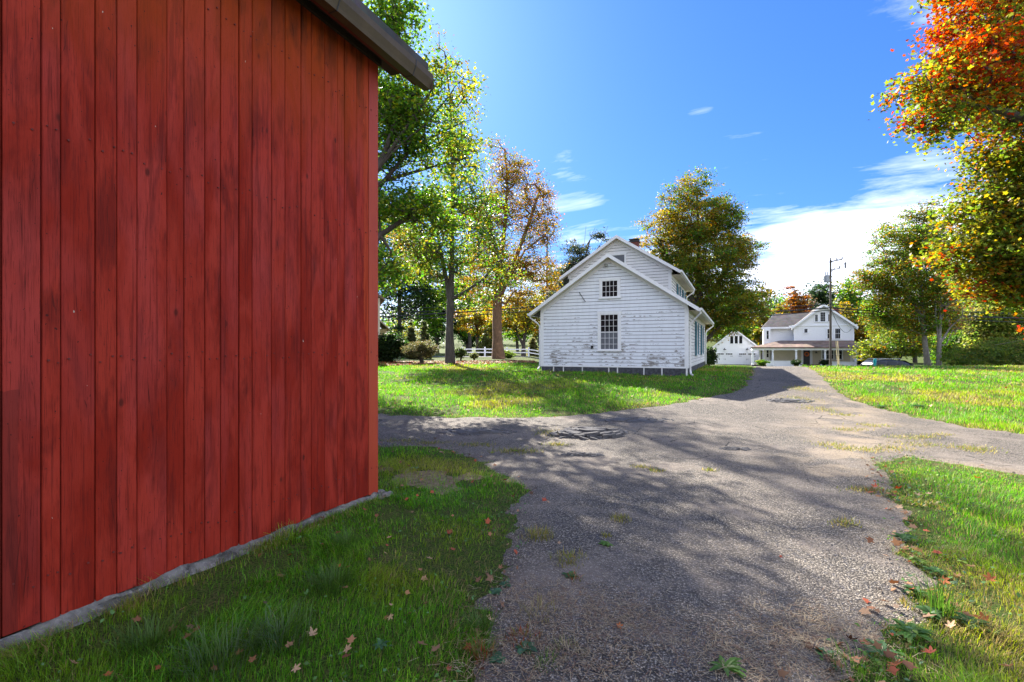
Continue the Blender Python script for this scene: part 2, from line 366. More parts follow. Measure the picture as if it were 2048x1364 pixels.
def glass_dark(name='window_glass', c=(.012, .013, .015)):
    t = NT(name); n = t.noise(3, 2); t.bump(n, .05, .02); return t.fin(c, .16, 0, .10)
M = {}
M['barn'] = barn_red(); M['orange'] = orange_board(); M['rubble'] = rubble()
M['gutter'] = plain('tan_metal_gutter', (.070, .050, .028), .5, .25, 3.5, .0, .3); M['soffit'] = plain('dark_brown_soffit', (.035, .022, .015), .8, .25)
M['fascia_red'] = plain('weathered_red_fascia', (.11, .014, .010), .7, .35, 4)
M['roofdark'] = shingle('dark_shingles', (.06, .058, .058)); M['roofbrown'] = shingle('brown_red_shingles', (.22, .15, .115), 1.4); M['roofgrey'] = shingle('mottled_grey_shingles', (.13, .115, .105), 1.2)
M['clap'] = clap_paint('peeling_white_clapboard', (.70, .72, .76), 1.0, .143, .89, (-5.2, -2.0)); M['clap_up'] = clap_paint('white_clapboard', (.72, .71, .70), .45, .143, .89)
M['trim'] = plain('chalky_white_trim', (.70, .70, .70), .55, .10, 4); M['white'] = plain('clean_white_paint', (.90, .90, .92), .5, .05, 1.5); M['cream'] = plain('cream_paint', (.62, .55, .42), .6, .08)
M['glass'] = glass_dark(); M['screen'] = plain('grey_window_screen', (.10, .105, .12), .6, .2, 6); M['stone'] = foundation_stone()
M['teal'] = plain('blue_shutter_paint', (.035, .16, .22), .55, .2, 6); M['brick'] = plain('red_chimney_brick', (.15, .045, .032), .85, .4, 14, bump=.5)
M['metal'] = plain('galvanised_metal', (.35, .36, .37), .4, .15, 5, .6); M['iron'] = plain('dark_iron', (.02, .02, .022), .5, .2)
M['pole'] = bark('weathered_pole_wood', (.055, .045, .038), (.12, .10, .085)); M['grey'] = plain('grey_transformer_paint', (.30, .32, .35), .4, .08)
M['cable'] = plain('black_cable', (.018, .018, .02), .5, .1); M['tealplastic'] = plain('teal_plastic', (.0, .24, .27), .4, .1); M['yellowwood'] = plain('pale_yellow_plastic', (.45, .37, .20), .5, .1)
M['yellowclap'] = clap_paint('yellow_clapboard', (.62, .50, .24), .05, .12, .8); M['ground'] = ground_mat(); M['asphalt'] = asphalt()
M['leaf'] = leafmat('tree_leaves', .62); M['grass'] = leafmat('grass_blades', .50, .5); M['dry'] = leafmat('dry_leaves', .2, .7); M['needle'] = leafmat('needles', .2, .6)
M['bark'] = bark('grey_brown_bark', (.030, .025, .021), (.085, .070, .060)); M['barkpale'] = bark('pale_bark', (.10, .088, .078), (.22, .20, .18)); M['barkred'] = bark('ruddy_bark', (.09, .05, .03), (.24, .13, .075))
M['chunk'] = plain('broken_asphalt', (.085, .082, .086), .9, .45, 40, bump=.8); M['pebble'] = leafmat('pebbles', 0.0, .8)
M['road'] = plain('street_asphalt', (.14, .14, .145), .9, .2, 8); M['door'] = plain('black_door', (.015, .015, .018), .4, .1); M['wreath'] = plain('orange_wreath', (.55, .13, .03), .7, .3, 30)
M['carpaint'] = plain('navy_car_paint', (.010, .014, .026), .3, .1, 1, .0, .35); M['rubber'] = plain('tyre_rubber', (.015, .015, .015), .8); M['carglass'] = glass_dark('car_glass', (.02, .025, .03)); M['lamp'] = plain('red_lamp_plastic', (.3, .02, .015), .3)
# ------------------------------------------------------------------ ground sheet
def ground():
    def axis(n, a, b): u = np.linspace(-1, 1, n); return np.sign(u) * a * (np.exp(np.abs(u) * b) - 1)
    l = axis(261, 1.0, 6.6); t = axis(341, 1.0, 6.6); t = t[t > -60]
    L, T = np.meshgrid(l, t); X, Y = lt2w(L, T); Zv = zg(X, Y)
    v = np.stack([X, Y, Zv], -1).reshape(-1, 3); h, w = L.shape
    i = (np.arange(h - 1)[:, None] * w + np.arange(w - 1)).ravel(); f = np.stack([i, i + 1, i + w + 1, i + w], -1)
    o = link_mesh('ground', np_mesh('ground', v, f, smooth=True), M['ground']); tag(o, kind='structure')
ground()
# grass regions, outlined on the ground
def G(*pts): return [px2g(*p) for p in pts]
E_FAR = 26.0
left_edge = [lt2w((1512 - CX) / F * E_FAR, E_FAR), lt2w(13.4, 30), lt2w(14.4, 40), lt2w(15.5, 47)]
right_edge = [lt2w((1612 - CX) / F * E_FAR, E_FAR), lt2w(16.6, 30), lt2w(18.4, 40), lt2w(21, 47)]
G1 = [lt2w(-9, 8.0)] + G((760, 892), (830, 893), (905, 900), (960, 920), (1010, 945), (1045, 975), (1052, 1000), (1040, 1060), (1045, 1100), (1020, 1150), (985, 1210), (985, 1260), (955, 1330), (950, 1364), (930, 1460)) + [(-.35, 0.2), (-1, -4), (-12, -4), (-12, 3.2)]
G2 = [lt2w(-60, 14), lt2w(-25, 12), lt2w(-8, 11.8)] + G((757, 830), (900, 836), (990, 838), (1080, 836), (1180, 830), (1300, 815), (1400, 800), (1470, 786), (1496, 771), (1506, 752)) + left_edge + [lt2w(-60, 47)]
G3 = right_edge[::-1] + G((1640, 752), (1663, 775), (1690, 795), (1750, 815), (1850, 840), (1950, 858), (2048, 869)) + [px2g(2300, 905), lt2w(40, 9), lt2w(60, 47)]
G4 = G((1790, 1010), (1775, 965), (1760, 925), (1800, 912), (1880, 922), (1960, 935), (2048, 950)) + [px2g(2300, 985), lt2w(30, 4), lt2w(10, -3), lt2w(1.2, .6)] + G((1640, 1400), (1650, 1364), (1700, 1320), (1780, 1262), (1838, 1232), (1852, 1190), (1832, 1140), (1790, 1078), (1802, 1055))
def inpoly(px, py, poly):
    r = np.zeros(px.shape, bool); n = len(poly)
    for i in range(n):
        (x1, y1), (x2, y2) = poly[i], poly[(i + 1) % n]
        if y1 == y2: continue
        c = ((y1 > py) != (y2 > py)) & (px < (x2 - x1) * (py - y1) / (y2 - y1) + x1); r ^= c
    return r
def sdist(px, py, poly):
    """signed distance, positive inside"""
    d = np.full(px.shape, 1e9); n = len(poly)
    for i in range(n):
        (x1, y1), (x2, y2) = poly[i], poly[(i + 1) % n]; dx, dy = x2 - x1, y2 - y1
        s = np.clip(((px - x1) * dx + (py - y1) * dy) / max(dx * dx + dy * dy, 1e-9), 0, 1)
        d = np.minimum(d, np.hypot(px - x1 - s * dx, py - y1 - s * dy))
    return np.where(inpoly(px, py, poly), d, -d)
REG = [G1, G2, G3, G4]
def grass_sd(x, y):
    s = np.full(x.shape, -1e9)
    for g in REG: s = np.maximum(s, sdist(x, y, g))
    return s + (fbm(x * 2.3, y * 2.3, 3) - .5) * .30 + (fbm(x * 7, y * 7, 3) - .5) * .26
def driveway():
    xs = np.arange(-14, 17, .11); ys = np.arange(-3, 47, .11)
    X, Y = np.meshgrid(xs, ys); l, t = w2lt(X, Y)
    s = grass_sd(X, Y)
    pot = (fbm(X * .9 + 3, Y * .9, 4) - .5) * .05
    Zv = zg(X, Y) + .012 + pot * .5 + .012 - np.clip(s + .04, 0, 1) * .30
    v = np.stack([X, Y, Zv], -1).reshape(-1, 3); h, w = X.shape
    i = (np.arange(h - 1)[:, None] * w + np.arange(w - 1)); f = np.stack([i, i + 1, i + w + 1, i + w], -1).reshape(-1, 4)
    ok = ((s < .35) & (t < 46) & (t > -6)).ravel()
    f = f[ok[f].all(1)]
    used = np.unique(f); re = np.full(len(v), -1); re[used] = np.arange(len(used)); f = re[f]; v = v[used]
    me = np_mesh('driveway', v, f, smooth=True)
    at = me.attributes.new('Dust', 'FLOAT', 'POINT'); sd = s.ravel()[used]
    # dry straw-coloured dust and dirt gathers along the verges and over the weedy strip on the right
    ls, ts = l.ravel()[used], t.ravel()[used]
    strip = np.exp(-((ls - (.66 * ts + .4)) / 1.1) ** 2) * (ts > 6) * .85
    d = np.clip(1 - np.abs(np.minimum(sd, 0)) / .30, 0, 1) * (.15 + .5 * (ls > .5 * ts)); d = np.maximum(d, strip * (fbm(v[:, 0] * 1.5, v[:, 1] * 1.5, 3) > .45))
    at.data.foreach_set('value', d.astype(np.float32))
    o = link_mesh('driveway', me, M['asphalt']); tag(o, kind='structure')
driveway()
def dirt_patch():
    X, Y = np.meshgrid(np.arange(-4.5, -2.5, .05), np.arange(4.25, 5.75, .05)); q = np.sqrt((X + 3.45) ** 2 / .42 + (Y - 4.95) ** 2 / .16) + (fbm(X * 4, Y * 4, 3) - .5) * 1.6
    Zv = zg(X, Y) + .012 - np.clip(q - .75, -.02, 1) * .08 + (fbm(X * 12, Y * 12, 2) - .5) * .012; h, w = X.shape; i = (np.arange(h - 1)[:, None] * w + np.arange(w - 1)).ravel(); f = np.stack([i, i + 1, i + w + 1, i + w], -1)
    t = NT('pale_bare_dirt'); n = t.noise(22, 6, .7); t.bump(n, .8, .02); m = t.fin(t.mix(t.rng(n, .35, .65), (.11, .075, .045), (.27, .20, .13)), .95, 0, .1)
    tag(link_mesh('dirt', np_mesh('dirt', np.stack([X, Y, Zv], -1).reshape(-1, 3), f, smooth=True), m), kind='structure')
dirt_patch()
# ------------------------------------------------------------------ leaf scattering
SHAPES = {
 'diamond': (np.array([(0, -.5, 0), (.34, -.05, .10), (0, .5, 0), (-.34, -.05, .10)]), 4),
 'maple': (np.array([(0, -.42, 0), (.30, -.36, .07), (.24, -.14, .05), (.52, .06, .12), (.22, .12, .03), (0, .55, .02), (-.22, .12, .03), (-.52, .06, .12), (-.24, -.14, .05), (-.30, -.36, .07)]), 10),
 'blade': (np.array([(-.10, -.5, 0), (.10, -.5, 0), (.15, 0, .04), (0, .5, 0), (-.15, 0, .04)]), 5),
}
def frames(n, r, up=None, tilt=1.0):
    """random rotation matrices; tilt<1 keeps leaf normals nearer to vertical"""
    nz = r.normal(size=(n, 3)); nz[:, 2] = np.abs(nz[:, 2]) + (1 - tilt) * 3.0; nz /= np.linalg.norm(nz, axis=1, keepdims=True)
    a = r.normal(size=(n, 3)); x = np.cross(a, nz); x /= np.linalg.norm(x, axis=1, keepdims=True) + 1e-9
    y = np.cross(nz, x); return np.stack([x, y, nz], 1)
def leaf_mesh(name, pts, size, cols, shape, r, tilt=.8, droop=0.0):
    tv, k = SHAPES[shape]; n = len(pts); fr = frames(n, r, tilt=tilt)
    v = np.einsum('ki,nij->nkj', tv, fr) * size[:, None, None] + pts[:, None, :]
    return np_mesh(name, v.reshape(-1, 3), np.arange(n * k).reshape(n, k), cols)
def palette(n, r, pal, w):
    pal = np.array(pal); w = np.array(w, float); w /= w.sum(); return pal[r.choice(len(pal), n, p=w)]
def tube_mesh(name, nodes, parent, rad, n=6):
    """frusta from every node to its parent"""
    idx = np.where(parent >= 0)[0]; a = nodes[parent[idx]]; b = nodes[idx]; ra = rad[parent[idx]]; rb = rad[idx]; ra = np.minimum(ra, rb * 1.7)
    d = b - a; L = np.linalg.norm(d, axis=1, keepdims=True) + 1e-9; d = d / L; b = b + d * rb[:, None] * .3
    ref = np.where(np.abs(d[:, 2:3]) < .9, np.array([[0, 0, 1.]]), np.array([[1., 0, 0]])); u = np.cross(d, ref); u /= np.linalg.norm(u, axis=1, keepdims=True); w = np.cross(d, u)
    an = 2 * np.pi * np.arange(n) / n; cs, sn = np.cos(an)[None, :, None], np.sin(an)[None, :, None]
    ring = u[:, None] * cs + w[:, None] * sn
    v = np.concatenate([a[:, None] + ring * ra[:, None, None], b[:, None] + ring * rb[:, None, None]], 1)
    m = len(idx); base = (np.arange(m) * 2 * n)[:, None]; k = np.arange(n); k2 = (k + 1) % n
    f = np.stack([base + k, base + k2, base + n + k2, base + n + k], -1).reshape(-1, 4)
    return np_mesh(name, v.reshape(-1, 3), f, smooth=True)
def grow(base, trunk, targets, r, trunk_r, step=.55, twig_r=.012, wander=.12):
    """skeleton: trunk polylines plus greedy branches to every target"""
    nodes, par = [], []
    trunk_ids = []
    for poly, start in trunk:
        prev = start if start is None else trunk_ids[start[0]][start[1]]
        ids = []
        for j, p in enumerate(poly):
            if start is not None and j == 0: ids.append(prev); continue
            nodes.append(np.array(p, float)); par.append(-1 if prev is None else prev); prev = len(nodes) - 1; ids.append(prev)
        trunk_ids.append(ids)
    nb = len(nodes)
    N = nb + 14 * len(targets) + 10; P = np.zeros((N, 3)); P[:nb] = nodes; par = par + [-1] * (N - nb); cnt = nb
    dist0 = np.array([np.min(np.linalg.norm(P[:nb] - q, axis=1)) for q in targets])
    term = []
    attach_ok = np.ones(N, bool); attach_ok[0] = False
    h0 = P[0, 2]
    hmin = h0 + .25 * (max(p[2] for p in nodes) - h0)
    attach_ok[:nb] = P[:nb, 2] > hmin
    if not attach_ok[:nb].any(): attach_ok[nb - 1] = True
    for q in np.array(targets)[np.argsort(dist0)]:
        d = q - P[:cnt]; L = np.linalg.norm(d, axis=1) + 1e-6
        cost = L * (1.0 + .45 * np.clip(-d[:, 2] / L, 0, 1)); cost[~attach_ok[:cnt]] = 1e9
        k = int(np.argmin(cost)); a = P[k].copy(); L0 = L[k]; m = max(1, min(12, int(L0 / step))); prev = k
        side = r.normal(size=3) * wander * L0; side[2] += .10 * L0
        for j in range(1, m + 1):
            s = j / m; P[cnt] = a + (q - a) * s + side * (s * (1 - s)) ; par[cnt] = prev; prev = cnt; cnt += 1
        term.append(prev)
    P = P[:cnt]; par = np.array(par[:cnt]); c = np.zeros(cnt)
    c[term] = 1
    for i in range(cnt - 1, -1, -1):
        if par[i] >= 0: c[par[i]] += c[i]
    rad = twig_r * np.power(np.maximum(c, 1), .60)
    s = trunk_r / max(rad[0], 1e-6)
    rad = np.where(rad > twig_r * 2, twig_r * 2 + (rad - twig_r * 2) * s, rad)
    # swell the foot of the trunk
    hh = P[:, 2] - h0; rad[:nb] = rad[:nb] * (1 + .5 * np.exp(-hh[:nb] / .5))
    return P, par, rad
def sample_lobes(lobes, n, r, shell=.55, flat=1.0):
    """cluster centres inside a union of ellipsoids (x,y,z,rx,ry,rz)"""
    lobes = np.array(lobes, float); vol = lobes[:, 3] * lobes[:, 4] * lobes[:, 5] * (lobes[:, 6] if lobes.shape[1] > 6 else 1); k = r.choice(len(lobes), n, p=vol / vol.sum())
    d = r.normal(size=(n, 3)); d /= np.linalg.norm(d, axis=1, keepdims=True)
    rr = (shell + (1 - shell) * r.random(n)) ** 1.0
    rr = np.where(r.random(n) < .25, r.random(n) ** .5 * .8, rr)
    return lobes[k, :3] + d * rr[:, None] * lobes[k, 3:6]
def make_tree(name, label, cat, base, trunk, lobes, n_cl, per, cl_r, leaf, pal, w, trunk_r, barkm, seed, shape='diamond', shell=.5, group=None, edge_pal=None, leafmat_='leaf', tilt=.8, twig=.012, cap=None, wander=.12, extra=()):
    """lobes and trunk in world space; base = (x,y,z)"""
    r = np.random.default_rng(seed); root = empty(name, base, 0, label, cat, group); b = np.array(base)
    tg = sample_lobes(lobes, n_cl, r, shell)
    if cap is not None: tg = tg[cap(tg)]
    P, par, rad = grow(b, trunk, tg, r, trunk_r, twig_r=twig, wander=wander)
    link_mesh('trunk', tube_mesh('trunk', P - b, par, rad, 7), M[barkm], root)
    nl = r.poisson(per, len(tg)); ci = np.repeat(np.arange(len(tg)), nl); n = len(ci)
    off = r.normal(size=(n, 3)) * np.array([1, 1, .55]); off = off / (np.linalg.norm(off, axis=1, keepdims=True) + 1e-9) * (r.random((n, 1)) ** .6) * cl_r * (1 + .3 * r.normal(size=(n, 1)))
    off[:, 2] *= .7
    pts = tg[ci] + off
    pc = palette(len(tg), r, pal, w); c = pc[ci]; mixr = r.random(n) < .35; c[mixr] = palette(int(mixr.sum()), r, pal, w)
    if edge_pal is not None:   # autumn colour turns first on the outer, sunward sprays
        cen = tg.mean(0); ext = np.abs(tg - cen).max(0) + 1e-6; q = np.linalg.norm((pts - cen) / ext, axis=1)
        nz = vnoise(tg[ci][:, 0] * .5 + tg[ci][:, 2] * .37 + seed, tg[ci][:, 1] * .5 + tg[ci][:, 2] * .45)
        e = r.random(n) < np.clip((q - .52) * 1.1 + (nz - .5) * 1.8, 0, .95)
        c[e] = palette(int(e.sum()), r, *edge_pal)
    c = c * (.75 + .5 * r.random((n, 1))) * (1 + .12 * r.normal(size=(n, 3)))
    sz = leaf * (.65 + .6 * r.random(n))
    link_mesh('crown', leaf_mesh('crown', pts - b, sz, np.clip(c, .004, .9), shape, r, tilt), M[leafmat_], root)
    return root
# ================================================================== red barn
def ray_x(px, X):            # where the view column px meets the vertical plane X = const
    u = (px - CX) / F; return X * (CA + u * SA) / (-SA + u * CA)
def ray_y(px, py, Y):        # point on the vertical plane Y = const seen at px, py
    u = (px - CX) / F; t = Y / (CA + u * SA); return t * (-SA + u * CA), EYE + (HY - py) / F * t
def barn():
    BX, Y1, Y0, BW, XT = -3.55, 4.20, -7.0, 4.75, -11.05
    root = empty('barn', (BX, Y1, 0), 0, 'tall red barn with weathered vertical boards and a tan gutter, filling the left side', 'barn')
    o = Vector((BX, Y1, 0))
    def loc(mb): mb.v = [(x - o.x, y - o.y, z) for x, y, z in mb.v]; return mb
    seams = [3, 84, 122, 192, 235, 275, 334, 368, 411, 442, 479, 505, 543, 571, 602, 623, 650, 676, 689, 713, 738]
    ys = [ray_x(p, BX) for p in seams]
    y = ys[0]; pre = []
    while y > Y0 + .3: y -= random.uniform(.17, .30); pre.append(y)
    ys = [Y0] + pre[::-1] + ys + [Y1 - .004]
    mb = MB(); ob = MB()
    for i in range(len(ys) - 1):
        a, b = ys[i], ys[i + 1]; last = i >= len(ys) - 2
        g = random.choice([.0012, .0015, .002, .003, .0045]); dx = random.uniform(-.004, .004); tw = random.uniform(-.003, .003)
        zb = .050 + .006 * math.sin(i * 1.7) + random.uniform(-.010, .012)
        m = ob if last else mb
        x1, x2 = BX + dx + tw, BX + dx - tw; xb = BX - .03
        # eased edges so that each seam catches a thin dark line
        e = .004
        pr = [(xb, a + g), (x1 - .006, a + g), (x1, a + g + e), (x2, b - g - e), (x2 - .006, b - g), (xb, b - g)]
        m.prism([(p, q, zb + (random.uniform(0, .0))) for p, q in pr], (0, 0, 5.02 - zb), random.random() * .85)
    nm = MB()
    for i in range(len(ys) - 1):
        for zz in (.30, 1.55, 2.85, 4.15):
            for q in (.22, .78):
                c = Vector((BX + .004, ys[i] + (ys[i + 1] - ys[i]) * q + random.uniform(-.01, .01), zz + random.uniform(-.03, .03))); k = 6; rr = random.uniform(.004, .0065)
                nm.add([c + Vector((.0025, rr * math.cos(a * math.pi / 3), rr * math.sin(a * math.pi / 3))) for a in range(k)] + [c + Vector((-.006, rr * math.cos(a * math.pi / 3), rr * math.sin(a * math.pi / 3))) for a in range(k)], [tuple(range(k))] + [(a, a + k, (a + 1) % k + k, (a + 1) % k) for a in range(k)])
    # the other three walls
    for k in range(30):
        a = BX - .03 - k * .25; mb.box(a - .246, a, Y1 - .03, Y1 - .002, .13, 5.0, random.random() * .85)
    for k in range(30):
        a = BX - .03 - k * .25; mb.box(a - .246, a, Y0, Y0 + .03, .13, 5.0, random.random() * .85)
    for k in range(44):
        a = Y0 + .03 + k * .253; mb.box(XT, XT + .03, a, a + .25, .13, 5.0, random.random() * .85)
    # gable triangles
    rx = (BX + XT) / 2
    for yy in (Y1 - .03, Y0): mb.prism([(BX - .05, yy, 5.003), (XT + .05, yy, 5.003), (rx, yy, 8.24)], (0, .028, 0), .4)
    loc(mb).build('siding', M['barn'], root); loc(ob).build('corner_board', M['orange'], root)
    nh = loc(nm).build('nail_heads', M['fascia_red'], root); nh['kind'] = 'stuff'
    bk = MB(); bk.box(XT + .05, BX - .05, Y0 + .05, Y1 - .05, .05, 5.0); loc(bk).build('framing', M['iron'], root)
    # rubble footing: a lumpy low ledge
    n = 220; r = np.random.default_rng(3); P = []
    prof = [(-.30, -.1), (-.02, .05), (.012, .046), (.05, .022), (.08, -.01), (.10, -.09)]
    for i in range(n + 1):
        yy = Y0 + (Y1 + .06 - Y0) * i / n
        for j, (dx, dz) in enumerate(prof):
            jx = (fbm(np.array(yy * 3.1 + j), np.array(j * 2.2), 3) - .5) * .11 * (j > 1); jz = (fbm(np.array(yy * 4.3), np.array(j * 3.7 + 8), 3) - .5) * .11 * (j > 0)
            P.append((BX + dx + float(jx) - o.x, yy - o.y, dz + float(jz)))
    k = len(prof); f = [(i * k + j, (i + 1) * k + j, (i + 1) * k + j + 1, i * k + j + 1) for i in range(n) for j in range(k - 1)]
    link_mesh('foundation', np_mesh('foundation', np.array(P), np.array(f), smooth=True), M['rubble'], root)
    cs = MB()
    for q in range(9):
        c = Vector((BX + random.uniform(-.05, .16), Y1 + random.uniform(-.1, .12), random.uniform(-.02, .02))); s = random.uniform(.03, .06)
        cs.lathe(c, [(s * .5, -.03), (s, 0), (s * .8, s * .5), (s * .3, s * .75)], 7)
    loc(cs).build('corner_stone', M['rubble'], root)
    # roof, slopes down to the eave over the camera-side wall
    ov = .34; ye, yn = Y1 + .46, Y0 - .4; ze = 4.80; sl = 3.3 / 3.75; zr = ze + (rx - (BX + ov)) * -sl
    rf = MB()
    for s in (1, -1):
        xe = BX + ov if s > 0 else XT - ov
        rf.prism([(xe, yn, ze), (rx, yn, zr), (rx, yn, zr + .09), (xe, yn, ze + .09)], (0, ye - yn, 0))
    loc(rf).build('roof', M['roofdark'], root)
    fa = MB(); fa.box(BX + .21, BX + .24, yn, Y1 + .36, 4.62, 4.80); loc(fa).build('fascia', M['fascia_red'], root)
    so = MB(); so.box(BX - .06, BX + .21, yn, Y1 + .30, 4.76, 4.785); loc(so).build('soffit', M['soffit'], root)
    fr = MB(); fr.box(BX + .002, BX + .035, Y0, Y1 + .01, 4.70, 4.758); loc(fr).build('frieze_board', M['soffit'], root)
    gx = BX + .246; prof = [(gx, 4.775), (gx, 4.615), (gx + .085, 4.615), (gx + .098, 4.65), (gx + .125, 4.71), (gx + .130, 4.775), (gx + .120, 4.775), (gx + .112, 4.715), (gx + .085, 4.655), (gx + .076, 4.625), (gx + .01, 4.625), (gx + .01, 4.775)]
    gt = MB(); gt.prism([(a, yn, b) for a, b in prof], (0, Y1 + .50 - yn, 0)); gt.box(gx, gx + .128, Y1 + .50, Y1 + .506, 4.615, 4.775)
    g = loc(gt).build('gutter', M['gutter'], root)
    for yy in (Y1 + .17, Y1 - .95, Y1 - 3.2, Y1 - 6.3):
        sm = MB(); sm.prism([(gx - .002, yy, 4.612), (gx + .087, yy, 4.612), (gx + .101, yy, 4.65), (gx + .128, yy, 4.71), (gx + .133, yy, 4.778), (gx + .128, yy, 4.778), (gx + .122, yy, 4.712), (gx + .096, yy, 4.652), (gx + .08, yy, 4.618), (gx - .002, yy, 4.618)], (0, .012, 0))
        loc(sm).build('gutter_joint', M['iron'], g)
barn()
# ================================================================== helpers for houses (local axes: x along the front, y away, z up)
def clap(mb, a0, a1, z0, z1, exp, place, lo=None, hi=None, thick=.022, gap=0):
    """clapboards between a0..a1, z0..z1; lo/hi give the wall's sloping ends; place(a, out, z) -> xyz"""
    z = z0; k = 0
    while z < z1 - 1e-4:
        zt = min(z + exp, z1)
        l0, h0 = (a0, a1) if lo is None else (max(a0, lo(z)), min(a1, hi(z))); l1, h1 = (a0, a1) if lo is None else (max(a0, lo(zt)), min(a1, hi(zt)))
        if h0 - l0 < .02: break
        if h1 < l1: l1 = h1 = (l1 + h1) / 2
        w = random.uniform(-.002, .002)
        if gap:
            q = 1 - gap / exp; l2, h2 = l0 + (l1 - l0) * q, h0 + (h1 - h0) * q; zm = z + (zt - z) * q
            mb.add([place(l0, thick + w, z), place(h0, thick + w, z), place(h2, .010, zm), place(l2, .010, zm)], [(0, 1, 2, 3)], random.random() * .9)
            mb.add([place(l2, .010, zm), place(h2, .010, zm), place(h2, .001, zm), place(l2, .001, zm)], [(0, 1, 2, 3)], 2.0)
            mb.add([place(l2, .001, zm), place(h2, .001, zm), place(h1, .001, zt), place(l1, .001, zt)], [(0, 1, 2, 3)], 2.0)  # dark strip stands in for the shadow below the next board's edge
        else: mb.add([place(l0, thick + w, z), place(h0, thick + w, z), place(h1, .004, zt), place(l1, .004, zt)], [(0, 1, 2, 3)], random.random() * .9)
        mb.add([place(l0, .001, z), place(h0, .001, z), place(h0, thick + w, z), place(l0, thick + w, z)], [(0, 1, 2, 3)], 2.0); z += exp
def window(root, place, a0, a1, z0, z1, rows, cols, case=.11, sill=True, screen=None, name='window', mat_case='trim', glass='glass', sash=None, rail=None):
    """casing, sill, glass and muntins standing proud of a wall; place(a, out, z)"""
    def bx(mb, x0, x1, o0, o1, q0, q1):
        v = [place(x, o, q) for q in (q0, q1) for (x, o) in ((x0, o0), (x1, o0), (x1, o1), (x0, o1))]
        mb.add(v, [(0, 3, 2, 1), (4, 5, 6, 7), (0, 1, 5, 4), (1, 2, 6, 5), (2, 3, 7, 6), (3, 0, 4, 7)])
    f = MB(); bx(f, a0 - case, a0, 0, .045, z0, z1); bx(f, a1, a1 + case, 0, .045, z0, z1); bx(f, a0 - case - .02, a1 + case + .02, 0, .05, z1, z1 + case * 1.1)
    w = f.build(name, M[mat_case], root)
    if sill:
        s = MB(); bx(s, a0 - case - .03, a1 + case + .03, 0, .075, z0 - .055, z0); s.build('sill', M[mat_case], w)
    g = MB(); bx(g, a0, a1, .002, .020, z0, z1); g.build('pane', M[glass], w)
    if screen:
        s = MB(); bx(s, a0 + .02, a1 - .02, .021, .024, z0 + .02, z0 + (z1 - z0) * screen); s.build('insect_screen', M['screen'], w)
    m = MB(); fw = max(.018, (a1 - a0) * .035); mw = max(.007, (a1 - a0) * .009)
    bx(m, a0, a0 + fw, .020, .036, z0, z1); bx(m, a1 - fw, a1, .020, .036, z0, z1); bx(m, a0 + fw, a1 - fw, .020, .036, z1 - fw, z1); bx(m, a0 + fw, a1 - fw, .020, .036, z0, z0 + fw * 1.4)
    if rail: bx(m, a0 + fw, a1 - fw, .021, .040, z0 + (z1 - z0) * rail - .018, z0 + (z1 - z0) * rail + .018)
    for i in range(1, cols):
        x = a0 + fw + (a1 - a0 - 2 * fw) * i / cols; bx(m, x - mw, x + mw, .0205, .033, z0 + fw, z1 - fw)
    for j in range(1, rows):
        if rail and abs(j / rows - rail) < .04: continue
        q = z0 + (z1 - z0) * j / rows; bx(m, a0 + fw, a1 - fw, .0202, .034, q - mw, q + mw)
    m.build('sash', M[sash or mat_case], w)
    return w
def shutter(root, place, a0, a1, z0, z1):
    def bx(mb, x0, x1, o0, o1, q0, q1):
        v = [place(x, o, q) for q in (q0, q1) for (x, o) in ((x0, o0), (x1, o0), (x1, o1), (x0, o1))]
        mb.add(v, [(0, 3, 2, 1), (4, 5, 6, 7), (0, 1, 5, 4), (1, 2, 6, 5), (2, 3, 7, 6), (3, 0, 4, 7)])
    m = MB(); st = .05
    bx(m, a0, a0 + st, .03, .07, z0, z1); bx(m, a1 - st, a1, .03, .07, z0, z1)
    for q in (z0, (z0 + z1) / 2 - st / 2, z1 - st): bx(m, a0 + st, a1 - st, .031, .069, q, q + st)
    n = int((z1 - z0) / .05)
    for i in range(n):
        q = z0 + .05 + (z1 - z0 - .1) * i / n; bx(m, a0 + st, a1 - st, .040, .060, q + .012, q + .04)
    return m.build('shutter', M['teal'], root)
